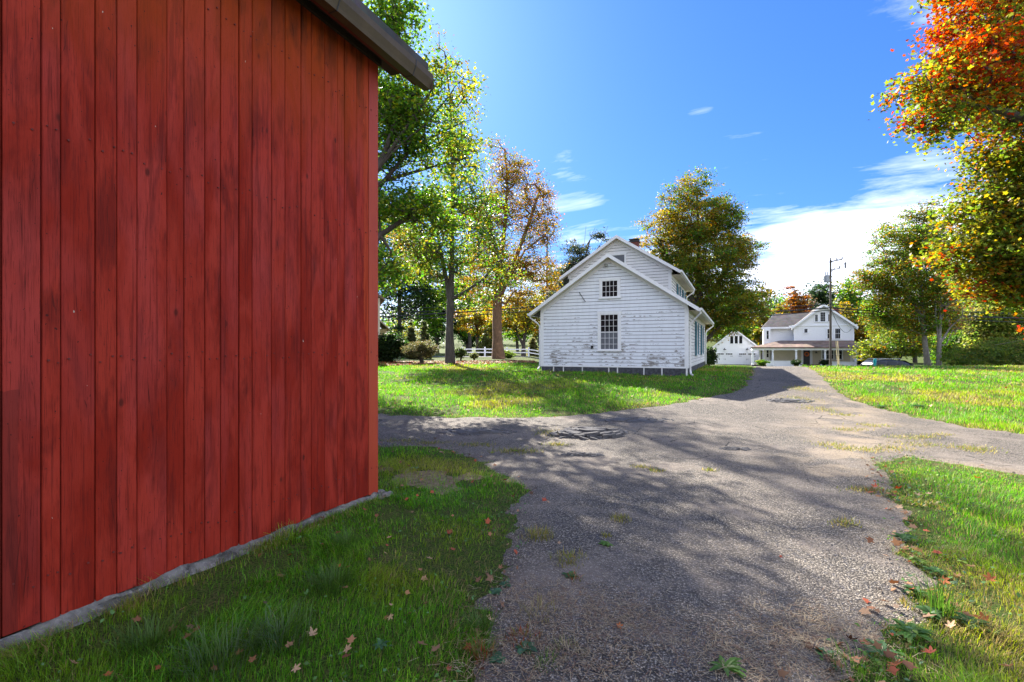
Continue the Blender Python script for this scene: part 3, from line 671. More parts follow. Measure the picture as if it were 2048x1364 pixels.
# ================================================================== white farmhouse behind the lawn
def farmhouse():
    XL, XR, XU, Yf, Yu, Yb = -7.80, -1.67, -2.76, 20.0, 24.0, 31.3
    zb = .87
    o = Vector((-4.7, Yf, Z(-4.7, Yf)))
    root = empty('farmhouse', o, 0, 'small white clapboard farmhouse with peeling paint, taller rear block and blue shutters', 'house')
    def L(mb): mb.v = [(x - o.x, y - o.y, z - o.z) for x, y, z in mb.v]; return mb
    rx, zr = -4.74, 5.42; sl = .672                 # front wing ridge
    ux, zu, su = -5.28, 7.08, .645                  # rear block ridge
    EXP = .143
    def cz(z): return zb + .02
    front = MB(); z0 = zb + .02
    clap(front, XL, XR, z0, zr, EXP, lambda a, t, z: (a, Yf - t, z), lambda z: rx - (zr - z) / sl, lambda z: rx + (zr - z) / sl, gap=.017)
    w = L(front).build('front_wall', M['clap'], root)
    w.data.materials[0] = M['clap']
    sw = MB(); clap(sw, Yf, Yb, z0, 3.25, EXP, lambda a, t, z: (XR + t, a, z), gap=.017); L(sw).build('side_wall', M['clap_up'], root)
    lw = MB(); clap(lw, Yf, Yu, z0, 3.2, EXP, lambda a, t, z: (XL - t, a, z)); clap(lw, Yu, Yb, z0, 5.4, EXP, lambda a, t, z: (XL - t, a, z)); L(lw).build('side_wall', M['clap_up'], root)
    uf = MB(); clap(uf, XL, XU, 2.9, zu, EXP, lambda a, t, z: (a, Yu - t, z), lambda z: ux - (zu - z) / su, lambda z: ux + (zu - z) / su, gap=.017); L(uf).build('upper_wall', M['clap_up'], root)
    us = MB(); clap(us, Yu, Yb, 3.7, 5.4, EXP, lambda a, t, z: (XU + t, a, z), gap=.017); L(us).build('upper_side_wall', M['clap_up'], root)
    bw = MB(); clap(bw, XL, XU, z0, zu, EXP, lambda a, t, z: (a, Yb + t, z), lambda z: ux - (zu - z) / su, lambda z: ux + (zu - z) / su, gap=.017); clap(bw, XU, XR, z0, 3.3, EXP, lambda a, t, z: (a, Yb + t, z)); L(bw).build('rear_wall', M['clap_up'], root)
    # solid cores behind the boards so that no light leaks
    cr = MB(); cr.prism([(XL + .01, Yf + .01, .4), (XR - .01, Yf + .01, .4), (XR - .01, Yf + .01, 3.3), (rx, Yf + .01, zr - .02), (XL + .01, Yf + .01, 3.3)], (0, Yu - Yf, 0))
    cr.prism([(XL + .01, Yu + .02, .4), (XU - .01, Yu + .02, .4), (XU - .01, Yu + .02, 5.4), (ux, Yu + .02, zu - .02), (XL + .01, Yu + .02, 5.4)], (0, Yb - Yu - .03, 0)); cr.box(XU, XR - .01, Yu, Yb - .01, .4, 3.25); L(cr).build('core', M['trim'], root)
    # corner boards
    cb = MB()
    for (x, y, z1) in ((XL, Yf, 3.25), (XR, Yf, 3.22)):
        s = 1 if x == XL else -1
        cb.box(min(x, x + s * .12), max(x, x + s * .12), Yf - .028, Yf - .002, zb, z1); cb.box(min(x, x - s * .028), max(x, x - s * .028), Yf - .028, Yf + .10, zb, z1)
    cb.box(XU - .12, XU + .026, Yu - .026, Yu - .001, 4.0, 5.3); cb.box(XU, XU + .026, Yu, Yu + .1, 4.0, 5.3); cb.box(XR, XR + .026, Yb - .12, Yb, zb, 3.22)
    cb.box(XL - .03, XR + .03, Yf - .022, Yf - .001, zb - .03, zb + .03)
    L(cb).build('corner_board', M['trim'], root)
    # stone foundation with pale mortar joints
    fs = MB(); x = XL + .03
    while x < XR - .1:
        wd = min(random.uniform(.35, 1.25), XR - .02 - x); fs.box(x, x + wd - .055, Yf + .0 - random.uniform(0, .03), Yf + .3, .25, zb - random.uniform(.03, .05), random.random() * .8)
        fs.box(x + wd - .055, x + wd - random.uniform(.0, .03), Yf + .012, Yf + .3, .25, zb - .03, 1.0); x += wd
    fs.box(XL, XR, Yf + .03, Yf + .35, .2, zb - .028, 1.0)
    y = Yf + .05
    while y < Yb:
        wd = random.uniform(.5, 1.0); fs.box(XR - .3, XR - .01 + random.uniform(0, .02), y, y + wd - .05, .2, zb - .02, random.random() * .8); fs.box(XL + .01 - random.uniform(0, .02), XL + .3, y, y + wd - .05, .2, zb - .02, random.random() * .8); y += wd
    fs.box(XR - .3, XR - .02, Yf + .3, Yb, .2, zb - .025, 1.0); fs.box(XL + .02, XL + .3, Yf + .3, Yb, .2, zb - .025, 1.0)
    L(fs).build('foundation', M['stone'], root)
    # roofs
    th = .10; ov = .42; gy = .34
    def slope(mb, x0, z0_, x1, z1_, y0, y1, t=th): mb.prism([(x0, y0, z0_), (x1, y0, z1_), (x1, y0, z1_ + t), (x0, y0, z0_ + t)], (0, y1 - y0, 0))
    r1 = MB(); zl = lambda x: zr - abs(x - rx) * sl
    slope(r1, XL - ov, zl(XL - ov), rx, zr, Yf - gy, Yu - .002); slope(r1, XR + ov, zl(XR + ov), rx, zr, Yf - gy, Yu - .002)
    slope(r1, XR + ov, zl(XR + ov), XU + .002, zl(XU), Yu - .002, Yb + .3); L(r1).build('wing_roof', M['roofdark'], root)
    r2 = MB(); zl2 = lambda x: zu - abs(x - ux) * su
    slope(r2, XL - ov, zl2(XL - ov), ux, zu, Yu - gy, Yb + .3); slope(r2, XU + ov, zl2(XU + ov), ux, zu, Yu - gy, Yb + .3); upper = L(r2).build('upper_roof', M['roofdark'], root)
    # rake boards (white) on the gable edges, frieze boards on the wall below, soffits
    rk = MB(); so = MB()
    def rake(cx, cz_, hw, slp, y, wr, wall, xa, xb):
        for s in (-1, 1):
            xe = cx + s * hw; ze = cz_ - hw * slp
            rk.prism([(cx, y - .03, cz_ - .045), (xe, y - .03, ze - .045), (xe, y - .03, ze + th + .012), (cx, y - .03, cz_ + th + .012)], (0, .029, 0))
            rk.prism([(cx, wall - .034, cz_ - .20), (xe * .88 + cx * .12, wall - .034, cz_ - .88 * hw * slp - .20), (xe * .88 + cx * .12, wall - .034, cz_ - .88 * hw * slp - .004), (cx, wall - .034, cz_ - .004)], (0, .03, 0))
            so.prism([(cx, y, cz_ - .022), (xe, y, ze - .022), (xe, y, ze - .003), (cx, y, cz_ - .003)], (0, wall - y - .036, 0))
    rake(rx, zr, XR + ov - rx, sl, Yf - gy, 0, Yf, XL, XR); rake(ux, zu, XU + ov - ux, su, Yu - gy, 0, Yu, XL, XU)
    # box eaves along the sides
    so.box(XR + .02, XR + ov - .01, Yf + .1, Yb + .2, 3.10, 3.125); so.box(XU + .02, XU + ov - .01, Yu + .1, Yb + .2, 5.12, 5.145)
    rk.box(XR + .018, XR + .04, Yf, Yb, 2.95, 3.10); rk.box(XU + .018, XU + .04, Yu, Yb, 4.98, 5.12)
    L(rk).build('rake_board', M['trim'], root); L(so).build('soffit', M['cream'], root)
    # gutters and downspouts
    gt = MB()
    def gut(x, z, y0, y1, s): gt.prism([(x, y0, z), (x + s * .10, y0, z + .03), (x + s * .115, y0, z + .12), (x, y0, z + .12)], (0, y1 - y0, 0))
    gut(XR + ov + .002, zl(XR + ov) - .03, Yf - gy, Yb + .3, 1); gut(XU + ov + .002, zl2(XU + ov) - .03, Yu - gy, Yb + .3, 1); gut(XL - ov - .002, zl(XL - ov) - .03, Yf - gy, Yu - .4, -1)
    L(gt).build('gutter', M['trim'], root)
    def spout(path):
        m = MB(); m.tube(path, .036, 8); L(m).build('downspout', M['trim'], root)
    zg1 = zl(XR + ov) - .03
    spout([(XR + ov + .06, Yf - .18, zg1), (XR + ov + .05, Yf - .18, zg1 - .08), (XR + .20, Yf + .1, zg1 - .34), (XR + .08, Yf + .16, zg1 - .50), (XR + .08, Yf + .16, .78), (XR + .12, Yf - .05, .62), (XR + .2, Yf - .25, .60)])
    spout([(XR + ov + .06, Yb + .1, zg1), (XR + ov + .05, Yb + .1, zg1 - .08), (XR + .15, Yb - .05, zg1 - .35), (XR + .08, Yb - .08, zg1 - .5), (XR + .08, Yb - .08, .7)])
    spout([(XU + ov + .06, Yb + .1, zl2(XU + ov) - .03), (XU + ov + .05, Yb + .1, zl2(XU + ov) - .12), (XU + .12, Yb - .05, zl2(XU + ov) - .4), (XU + .08, Yb - .08, zl2(XU + ov) - .5), (XU + .08, Yb - .08, 4.1)])
    zgl = zl(XL - ov) - .03
    spout([(XL - ov - .06, Yf - .1, zgl), (XL - ov - .05, Yf - .1, zgl - .08), (XL - .25, Yf + .02, zgl - .25), (XL - .09, Yf + .06, zgl - .42), (XL - .09, Yf + .06, .82), (XL - .13, Yf - .08, .70)])
    # front windows, at the places the photo shows them
    P = lambda a, t, z: (a - o.x, Yf - .012 - t - o.y, z - o.z)
    xa, za = ray_y(1204, 562, Yf); xb, zb_ = ray_y(1236, 594, Yf); wa = window(root, P, xa, xb, zb_, za, 3, 4, .10); wa['label'] = 'small square attic window of twelve panes'
    xa, za = ray_y(1201, 629, Yf); xb, zb_ = ray_y(1237, 700, Yf); wb = window(root, P, xa, xb, zb_, za, 6, 4, .11, screen=.49, rail=.5); wb['label'] = 'tall sash window, lower half behind a grey screen'
    # peeled lintel patches over the tall window, bare wood
    # gable vent on the rear block, half hidden by the wing roof
    PU = lambda a, t, z: (a - o.x, Yu - .012 - t - o.y, z - o.z)
    xa, za = ray_y(1222, 511, Yu); xb, zb_ = ray_y(1250, 530, Yu); window(root, PU, xa, xb, zb_ - .3, za, 2, 1, .06, False, glass='screen')
    # side windows with shutters
    PS = lambda a, t, z: (XR + .012 + t - o.x, a - o.y, z - o.z)
    for c in (24.3, 28.2):
        w = window(root, PS, c - .42, c + .42, 1.35, 2.75, 4, 3, .08)
        shutter(root, PS, c - .98, c - .51, 1.3, 2.85); shutter(root, PS, c + .51, c + .98, 1.3, 2.85)
    PT = lambda a, t, z: (XU + .012 + t - o.x, a - o.y, z - o.z)
    for c in (27.0, 29.9):
        window(root, PT, c - .34, c + .34, 4.28, 4.92, 2, 3, .06, False); shutter(root, PT, c - .84, c - .42, 4.22, 4.96); shutter(root, PT, c + .42, c + .84, 4.22, 4.96)
    # chimney
    ch = MB(); ch.box(ux + .06, ux + .54, 26.5, 26.95, 6.4, 7.40); c = L(ch).build('chimney', M['brick'], upper)
    cp = MB(); cp.box(ux + .02, ux + .58, 26.46, 26.99, 7.40, 7.46)
    for q in (ux + .10, ux + .44):
        for w_ in (26.54, 26.84): cp.box(q, q + .06, w_, w_ + .06, 7.46, 7.53)
    cp.box(ux + .04, ux + .56, 26.48, 26.97, 7.53, 7.57)
    L(cp).build('chimney_cap', M['iron'], upper)
    # flood lamp at the peak and the leaning rod on the wall
    x, z = ray_y(1211, 530, Yf - .08); fl = MB(); fl.box(x - .05, x + .05, Yf - .06, Yf - .02, z - .05, z + .05); fl.tube([(x, Yf - .06, z), (x + .04, Yf - .16, z + .02)], .02, 8); fl.tube([(x - .01, Yf - .15, z + .02), (x + .10, Yf - .26, z - .04)], [.035, .07], 12)
    L(fl).build('flood_lamp', M['metal'], root)
    xa, za = ray_y(1158, 584, Yf - .06); xb, zb_ = ray_y(1171, 604, Yf - .06); rd = MB(); rd.tube([(xa, Yf - .03, za), ((xa + xb) / 2, Yf - .07, (za + zb_) / 2 + .01), (xb, Yf - .06, zb_)], .013, 6); L(rd).build('iron_hook', M['iron'], root)
    x, z = ray_y(1184, 694, Yf - .05); fc = MB(); fc.box(x - .05, x + .05, Yf - .06, Yf - .018, z - .06, z + .06); fc.tube([(x, Yf - .06, z), (x, Yf - .13, z), (x, Yf - .14, z - .05)], .014, 6); L(fc).build('wall_tap', M['iron'], root)
farmhouse()
# ================================================================== far white house with porch, in street-aligned axes
FAR = 65.0; RZ = YAW - R(1.5)
def local(px, t): x, y = lt2w((px - CX) / F * t, t); return Vector((x, y, Z(x, y)))
def porch_house():
    s = FAR / F; ox, oy = 1610.0, 731.0
    base = local(ox, FAR); base.z = EYE + (HY - oy) * s
    root = empty('porch_house', base, 0, 'two storey white house with a wraparound porch at the end of the drive', 'house')
    l0, u0 = (ox - CX) / F * FAR, 0
    def A(px, y=2.0): u = (px - CX) / F; return (u * (FAR + y * CA) - l0 - y * SA) / (CA + u * SA)
    Ap = lambda px: A(px, -.8)
    H = lambda py: (oy - py) * s
    x0, x1, xp, zp, ze = A(1589), A(1706.5), A(1647), H(609.5), H(650.5)
    sl = (zp - ze) / (x1 - xp); D = 8.5
    mp = clap_paint('bright_white_clapboard', (.90, .90, .92), -4, .13, 0)
    M['clapfar'] = mp
    fw = MB(); clap(fw, x0, x1, H(731), zp, .13, lambda a, t, z: (a, 2.0 - t, z), lambda z: xp - (zp - z) / sl, lambda z: xp + (zp - z) / sl, .02)
    for X, sg in ((x0, -1), (x1, 1)): clap(fw, 2.0, 2.0 + D, 0, ze, .13, lambda a, t, z, X=X, sg=sg: (X + sg * t, a, z), thick=.02)
    fw.prism([(x0 + .03, 2.03, -1), (x1 - .03, 2.03, -1), (x1 - .03, 2.03, ze), (xp, 2.03, zp - .05), (x0 + .03, 2.03, ze)], (0, D - .1, 0)); fw.build('wall', mp, root)
    xw = A(1529, 3.6); wz = H(652)
    lw = MB(); clap(lw, xw, x0, 0, wz, .13, lambda a, t, z: (a, 3.6 - t, z), thick=.02); clap(lw, 3.6, 9, 0, wz, .13, lambda a, t, z: (xw - t, a, z), thick=.02); lw.box(xw + .03, x0, 3.63, 9, -1, wz); lw.build('wing_wall', mp, root)
    pb = MB(); pb.box(A(1527, 3), A(1541, 3), 2.9, 3.7, 0, wz - .05); pb.build('bay', M['white'], root)
    # roofs
    rf = MB(); t = .16
    for sg in (-1, 1):
        xe = xp + sg * (x1 - xp + .45); zz = zp - (x1 - xp + .45) * sl
        rf.prism([(xe, 1.55, zz), (xp, 1.55, zp), (xp, 1.55, zp + t), (xe, 1.55, zz + t)], (0, D + .6, 0))
    rf.build('roof', M['roofgrey'], root)
    rw = MB(); yr, zr = 6.2, H(620); xl = A(1524, 3)
    v = [(xl, 3.05, wz), (A(1640), 3.05, wz), (A(1640), yr, zr), (A(1549, yr), yr, zr), (xl, 9.4, wz), (A(1640), 9.4, wz)]
    rw.add(v, [(0, 1, 2, 3), (0, 3, 4), (3, 2, 5, 4), (0, 4, 5, 1)]); rw.build('wing_roof', M['roofgrey'], root)
    tr = MB()
    for sg in (-1, 1):
        xe = xp + sg * (x1 - xp + .47); zz = zp - (x1 - xp + .47) * sl
        tr.prism([(xe, 1.50, zz - .12), (xp, 1.50, zp - .12), (xp, 1.50, zp + t + .02), (xe, 1.50, zz + t + .02)], (0, .05, 0))
        tr.prism([(xe, 1.98, zz - .25), (xp, 1.98, zp - .32), (xp, 1.98, zp - .04), (xe, 1.98, zz - .03)], (0, .03, 0))
        cx = x0 if sg < 0 else x1; tr.box(cx - .09, cx + .09, 1.93, 2.02, 0, ze)
    tr.box(x0 - .3, x1 + .45, 1.90, 1.985, ze - .06, ze + .10); tr.box(xl - .05, x0, 2.98, 3.04, wz - .2, wz + .03); tr.box(x0 - .7, x0 + .1, 1.6, 1.66, ze - .12, ze + .05)
    tr.box(xw - .03, xw + .15, 3.55, 3.62, 0, wz); tr.build('trim', M['white'], root)
    # upper windows
    def W(px0, px1, py0, py1, rows, cols, y=2.0, case=.12, **k): return window(root, lambda a, tt, z: (a, y - .02 - tt * 1.3, z), A(px0, y), A(px1, y), H(py1), H(py0), rows, cols, case, mat_case='white', **k)
    W(1654.5, 1658.5, 657.5, 677, 2, 1, rail=.5); W(1670, 1680.5, 657, 677.5, 2, 3, rail=.5); W(1608.5, 1615, 656.5, 665, 1, 2)
    d = W(1640.5, 1650.5, 623.5, 642.5, 4, 3, case=.10); d['label'] = 'lattice topped middle attic window'
    W(1630, 1635.5, 628, 642.5, 3, 2, case=.10); W(1656, 1661.5, 628, 642.5, 3, 2, case=.10)
    W(1533, 1537.5, 659, 677, 2, 1, 2.88, .14)
    # porch
    yz = H(694); yt = H(681); pl, pr = Ap(1501), Ap(1733)
    ro = MB(); dpt = -1.0
    v = [(pl, dpt, yz), (pr, dpt, yz), (A(1706), 2.0, yt), (A(1560), 2.0, yt + .05), (A(1503, 6), 6.0, yz), (A(1560, 6), 6, yt + .05), (pr, 4.0, yz), (A(1706, 4), 4.0, yt)]
    b = [(p[0], p[1], p[2] - .14) for p in v]
    ro.add(v + b, [(0, 1, 2, 3), (0, 3, 5, 4), (1, 6, 7, 2), (8, 12, 14, 9), (0, 8, 9, 1), (0, 4, 12, 8), (1, 9, 14, 6)]); ro.build('porch_roof', M['roofbrown'], root)
    be = MB(); be.box(pl + .25, pr - .25, dpt + .2, dpt + .4, yz - .42, yz - .145); be.box(pl + .25, pl + .45, dpt + .4, 6, yz - .42, yz - .145); be.box(pr - .45, pr - .25, dpt + .4, 3.9, yz - .42, yz - .145); be.box(pl + .45, pr - .45, dpt + .4, 2.0, yz - .20, yz - .15)
    be.build('porch_beam', M['white'], root)
    for px in (1505.5, 1545.5, 1592.5, 1650.5, 1711.5):
        p = MB(); xx = Ap(px); p.lathe((xx, dpt + .3, 0), [(.17, 0), (.17, .12), (.13, .16), (.135, 1.2), (.10, yz - .62), (.16, yz - .55), (.16, yz - .43)], 12); p.build('porch_post', M['white'], root)
    p = MB(); p.lathe((A(1520, 3), 3.0, 0), [(.14, 0), (.10, yz - .6), (.15, yz - .43)], 10); p.build('porch_post', M['white'], root)
    kw = MB(); kw.box(Ap(1533), Ap(1604), dpt + .2, dpt + .42, -.6, H(722.5)); kw.box(Ap(1641), Ap(1713), dpt + .2, dpt + .42, -.6, H(723.5)); kw.box(Ap(1531), Ap(1605), dpt + .16, dpt + .46, H(722.5), H(721.5)); kw.box(Ap(1639), Ap(1715), dpt + .16, dpt + .46, H(723.5), H(722.3))
    kw.build('porch_knee_wall', M['white'], root)
    fl = MB(); fl.box(Ap(1503), Ap(1732), dpt + .44, 1.98, -.5, .10); fl.box(Ap(1605), Ap(1639), dpt - .1, dpt + .44, -.5, -.04); fl.build('porch_floor', M['pole'], root)
    rw2 = MB(); rw2.box(A(1546), A(1602), 1.90, 1.975, .12, yz - .2); rw2.box(A(1625), A(1700), 1.90, 1.975, .12, yz - .2); rw2.build('porch_back_wall', M['cream'], root)
    dr = MB(); dr.box(A(1606.5), A(1619.5), 1.82, 1.93, .1, H(698.5)); do = dr.build('front_door', M['door'], root)
    wr = MB(); n = 26
    for i in range(n):
        a0 = 2 * math.pi * i / n; a1 = 2 * math.pi * (i + 1) / n; c = (A(1613), 1.79, H(708.5)); wr.tube([(c[0] + .24 * math.cos(a0), c[1], c[2] + .24 * math.sin(a0)), (c[0] + .24 * math.cos(a1), c[1], c[2] + .24 * math.sin(a1))], .075 + .02 * (i % 2), 6)
    wr.build('wreath', M['wreath'], do)
    ty = MB(); ty.box(A(1604.5), A(1606.3), 1.86, 1.96, .1, H(697.5)); ty.box(A(1619.7), A(1621.4), 1.86, 1.96, .1, H(697.5)); ty.box(A(1604.5), A(1621.4), 1.86, 1.96, H(698.3), H(696.8)); ty.build('door_casing', M['white'], do)
    W(1644.5, 1648, 698.5, 718, 2, 1, 1.9, rail=.5); W(1651, 1667, 698.5, 718.5, 2, 3, 1.9, rail=.5); W(1670, 1684, 698.5, 718.5, 2, 2, 1.9, rail=.5)
    ann = MB(); clap(ann, A(1706), A(1729), 0, yz - .2, .13, lambda a, tt, z: (a, 2.6 - tt, z), thick=.02); ann.box(A(1706), A(1729), 2.62, 6.4, -1, yz - .2); ann.build('side_room', mp, root)
    W(1713, 1721, 698.5, 718.5, 2, 2, 2.6, rail=.5); W(1533, 1537.5, 698, 716, 2, 1, 2.88, rail=.5)
    ch = MB(); ch.box(A(1677), A(1686), 5.2, 6.1, H(660), H(614)); c = ch.build('chimney', M['brick'], root)
    lm = MB(); lm.tube([(A(1631.5), 1.9, H(703)), (A(1631.5), 1.65, H(702)), (A(1631.5), 1.55, H(705))], .03, 6); lm.lathe((A(1631.5), 1.55, H(706.5)), [(.22, 0), (.06, .14), (.04, .2)], 10); lm.build('porch_lamp', M['iron'], root)
porch_house()
def garage():
    t0 = 76.0; s = t0 / F; ox, oy = 1468.0, 726.0
    b = local(ox, t0); b.z = EYE + (HY - oy) * s
    root = empty('garage', b, 0, 'white board and batten two car garage beyond the farmhouse', 'garage')
    l0 = (ox - CX) / F * t0
    def A(px, y=0.0): u = (px - CX) / F; return (u * (t0 + y * CA) - l0 - y * SA) / (CA + u * SA)
    H = lambda py: (oy - py) * s
    x0, x1, xp, zp, ze = A(1422), A(1519), A(1470.5), H(660), H(696.5); D = 7; sl = (zp - ze) / (x1 - xp)
    w = MB(); w.prism([(x0, 0, -1), (x1, 0, -1), (x1, 0, ze), (xp, 0, zp), (x0, 0, ze)], (0, D, 0))
    x = x0 + .05
    while x < x1: w.box(x - .025, x + .025, -.025, 0.0, -.5, min(ze + (x - x0) * sl, ze + (x1 - x) * sl) - .05); x += .40
    w.build('wall', M['white'], root)
    rf = MB()
    for sg in (-1, 1):
        xe = xp + sg * (x1 - xp + .3); zz = zp - (x1 - xp + .3) * sl; rf.prism([(xe, -.25, zz), (xp, -.25, zp), (xp, -.25, zp + .15), (xe, -.25, zz + .15)], (0, D + .5, 0))
    rf.build('roof', M['roofdark'], root)
    rk = MB()
    for sg in (-1, 1):
        xe = xp + sg * (x1 - xp + .3); zz = zp - (x1 - xp + .3) * sl; rk.prism([(xe, -.29, zz - .1), (xp, -.29, zp - .1), (xp, -.29, zp + .17), (xe, -.29, zz + .17)], (0, .038, 0))
    rk.build('rake_board', M['white'], root)
    for (a, c) in ((1432.5, 1467), (1476, 1513)):
        d = MB(); za = H(705.5); d.box(A(a), A(c), -.05, -.005, -.3, za)
        for k in range(5): xx = A(a) + (A(c) - A(a)) * k / 4; d.box(xx - .04, xx + .04, -.075, -.0505, -.3, za)
        d.box(A(a) + .05, A(c) - .05, -.074, -.0503, za - .08, za - .002); d.box(A(a) + .05, A(c) - .05, -.073, -.0502, H(711), H(710))
        door = d.build('garage_door', M['white'], root)
        for h in (0, 1):
            g = MB(); xa = A(a) + (A(c) - A(a)) * (.06 + .5 * h); wd = (A(c) - A(a)) * .38
            for k in range(4): g.box(xa + wd * k / 4 + .02, xa + wd * (k + 1) / 4 - .03, -.078, -.051, H(709.3), H(706.8))
            g.build('door_window', M['glass'], door)
        hd = MB(); xm = (A(a) + A(c)) / 2; hd.box(xm - .12, xm - .08, -.10, -.076, H(720), H(717)); hd.box(xm + .08, xm + .12, -.10, -.076, H(720), H(717))
        for xx in (A(a) + .1, A(c) - .5): hd.box(xx, xx + .4, -.09, -.0755, H(712.5), H(711.9))
        hd.build('door_handle', M['iron'], door)
    for (a, c) in ((1460.5, 1466.5), (1469.5, 1475.5), (1478.5, 1484.5)):
        window(root, lambda q, tt, z: (q, -.02 - tt, z), A(a), A(c), H(687), H(672), 2, 2, .09, mat_case='white', sash='iron', rail=.5)
    for px in (1449.5, 1494.5):
        l = MB(); l.tube([(A(px), 0, H(697)), (A(px), -.3, H(696)), (A(px), -.4, H(698))], .035, 6); l.lathe((A(px), -.4, H(699.8)), [(.26, 0), (.08, .16), (.04, .25)], 10); l.build('barn_lamp', M['iron'], root)
garage()
def yellow_house():
    t0 = 30.0; base = local(745, t0)
    root = empty('yellow_house', base, YAW + R(19), 'pale yellow clapboard house mostly hidden behind the red barn', 'house')
    s = t0 / F; A = lambda px: (px - 745) * s; h = lambda py: EYE + (HY - py) * s - base.z
    w = MB(); x1 = A(758.5); z1 = h(596)
    clap(w, x1 - 7, x1, .5, z1, .12, lambda a, t, z: (a, -t, z)); clap(w, 0, 7, .5, z1, .12, lambda a, t, z: (x1 + t, a, z)); w.box(x1 - 7, x1 - .03, .03, 7, -.5, z1); w.build('wall', M['yellowclap'], root)
    rf = MB(); xm = x1 - 3.5; zp = z1 + 2.3
    for sg in (-1, 1): rf.prism([(xm + sg * 3.8, -.3, z1 - .15), (xm, -.3, zp), (xm, -.3, zp + .15), (xm + sg * 3.8, -.3, z1)], (0, 7.6, 0))
    rf.build('roof', M['roofbrown'], root)
    for c in (x1 - 5.2, x1 - 1.9):
        window(root, lambda a, t, z: (a, -.02 - t, z), c - .42, c + .42, 1.3, 2.8, 4, 3, .1, rail=.5)
    g = MB(); g.prism([(x1 - 7, 0, z1), (x1 - .02, 0, z1), (xm, 0, zp)], (0, .05, 0)); g.build('gable', M['yellowclap'], root)
    cb = MB(); cb.box(x1 - .12, x1 + .03, -.035, -.003, .3, z1); cb.build('corner_board', M['cream'], root)
    x2 = A(776); z2 = h(656); z3 = h(640)
    lw = MB(); clap(lw, x1, x2, .4, z2, .12, lambda a, t, z: (a, 1.0 - t, z)); lw.box(x1, x2 - .02, 1.03, 4, -.5, z2); lw.build('low_wing', M['yellowclap'], root)
    lr = MB(); lr.prism([(x1 + .03, .7, z3), (x2 + .2, .7, h(660)), (x2 + .2, .7, h(657)), (x1 + .03, .7, z3 + .12)], (0, 3.6, 0)); lr.build('low_roof', M['cream'], root)
    fd = MB(); fd.box(x1 - 7, x2 - .05, .1, 6.8, -.5, .42); fd.build('foundation', M['stone'], root)
yellow_house()
# ================================================================== poles, wires, fence
wire_pts = {}
def pole(name, px, py_top, t, label, transformer=None, arm=True, lamp=False):
    b = local(px, t); s = t / F; top = EYE + (HY - py_top) * s - b.z
    root = empty('utility_pole', b, RZ, label, 'utility pole', None)
    m = MB(); m.tube([(0, 0, -.3), (0, 0, top * .5), (0, 0, top)], [.12, .10, .085], 10); m.build('post', M['pole'], root)
    if arm:
        a = MB(); a.tube([(.05, -.1, top - .15), (.55, -.9, top - .10)], .055, 6); a.tube([(.05, -.1, top - 1.15), (.38, -.5, top - .55)], .03, 6); a.tube([(0, -.1, top - 1.0), (.45, -.7, top - .95)], .045, 6); a.build('crossarm', M['pole'], root)
        for (x, y, z) in ((.55, -.9, top - .10), (.30, -.5, top - .1), (.45, -.7, top - .95), (0, 0, top)):
            i = MB(); i.lathe((x, y, z), [(.03, 0), (.07, .08), (.03, .13), (.06, .17), (.03, .25)], 8); i.build('insulator', M['iron'], root)
        c = MB(); c.lathe((.92, -.8, top - .95), [(.05, 0), (.07, .1), (.06, .5), (.03, .62)], 8); c.tube([(.45, -.7, top - .8), (.92, -.8, top - .5)], .02, 5); c.build('fuse_cutout', M['iron'], root)
    if transformer:
        x, za, zb, rr = transformer; za, zb = EYE + (HY - za) * s - b.z, EYE + (HY - zb) * s - b.z
        d = MB(); d.lathe((x, 0, zb), [(rr * .9, 0), (rr, .04), (rr, za - zb - .08), (rr * 1.06, za - zb - .06), (rr * .95, za - zb), (rr * .3, za - zb + .06)], 16); d.box(x + (rr if x < 0 else -rr - .14), x + (rr + .14 if x < 0 else -rr), -.06, .06, zb + .15, zb + .3); tr = d.build('transformer', M['grey'], root)
        for dx in (-.08, .1):
            q = MB(); q.lathe((x + dx, 0, za - .0), [(.05, 0), (.06, .1), (.035, .16), (.055, .22), (.03, .38)], 8); q.build('bushing', M['grey'], tr)
    if lamp:
        l = MB(); z = EYE + (HY - 599) * s - b.z; l.tube([(-.1, -.05, z), (-.45, -.4, z + .28), (-.8, -.8, z + .33)], .03, 6); l.tube([(-.78, -.78, z + .33), (-.98, -1.0, z + .25)], [.05, .11], 8); l.build('street_lamp_arm', M['metal'], root)
    return root
pole('pole', 1661, 520, 48, 'weathered utility pole carrying a grey transformer and street lamp by the drive', (-.40, 551, 564.5, .26), True, True)
pole('pole', 1094, 488, 52, 'utility pole behind the peak of farmhouse trees with pale transformer can', (.36, 541, 558, .26), False, False)
def cable(pts, sag, rad, label, grp=None):
    path = []
    for (a, b), sg in zip(zip(pts[:-1], pts[1:]), sag):
        for i in range(24 if b is not pts[-1] else 25):
            q = i / 24; p = a.lerp(b, q); p.z -= sg * 4 * q * (1 - q); path.append(p)
    m = MB(); o = path[0]; m.tube([p - o for p in path], rad, 5)
    ob = m.build('overhead_cable', M['cable'], None); ob.location = o
    tag(ob, label, 'cable', grp)
for (py, r_, sg, py2, sag2, lab) in ((615.5, .065, .35, 623, .5, 'thick black cable strung from the right pole, heaviest of the bundle'), (608, .042, .3, 612, .5, 'thin upper communication cable strung beside the right pole'), (620, .040, .5, 630, .6, 'thin lower communication cable strung beside the right pole'),
                              (524, .022, .3, 533, .6, 'high power line crossing the sky from the right pole top')):
    A_ = px2w(1661, py, 47.8)
    cable([px2w(1094, py - 1 + (py > 600) * 8, 51.8), A_, px2w(2420, py2 + 14, 47)], [sg * 1.5, sag2], r_, lab)
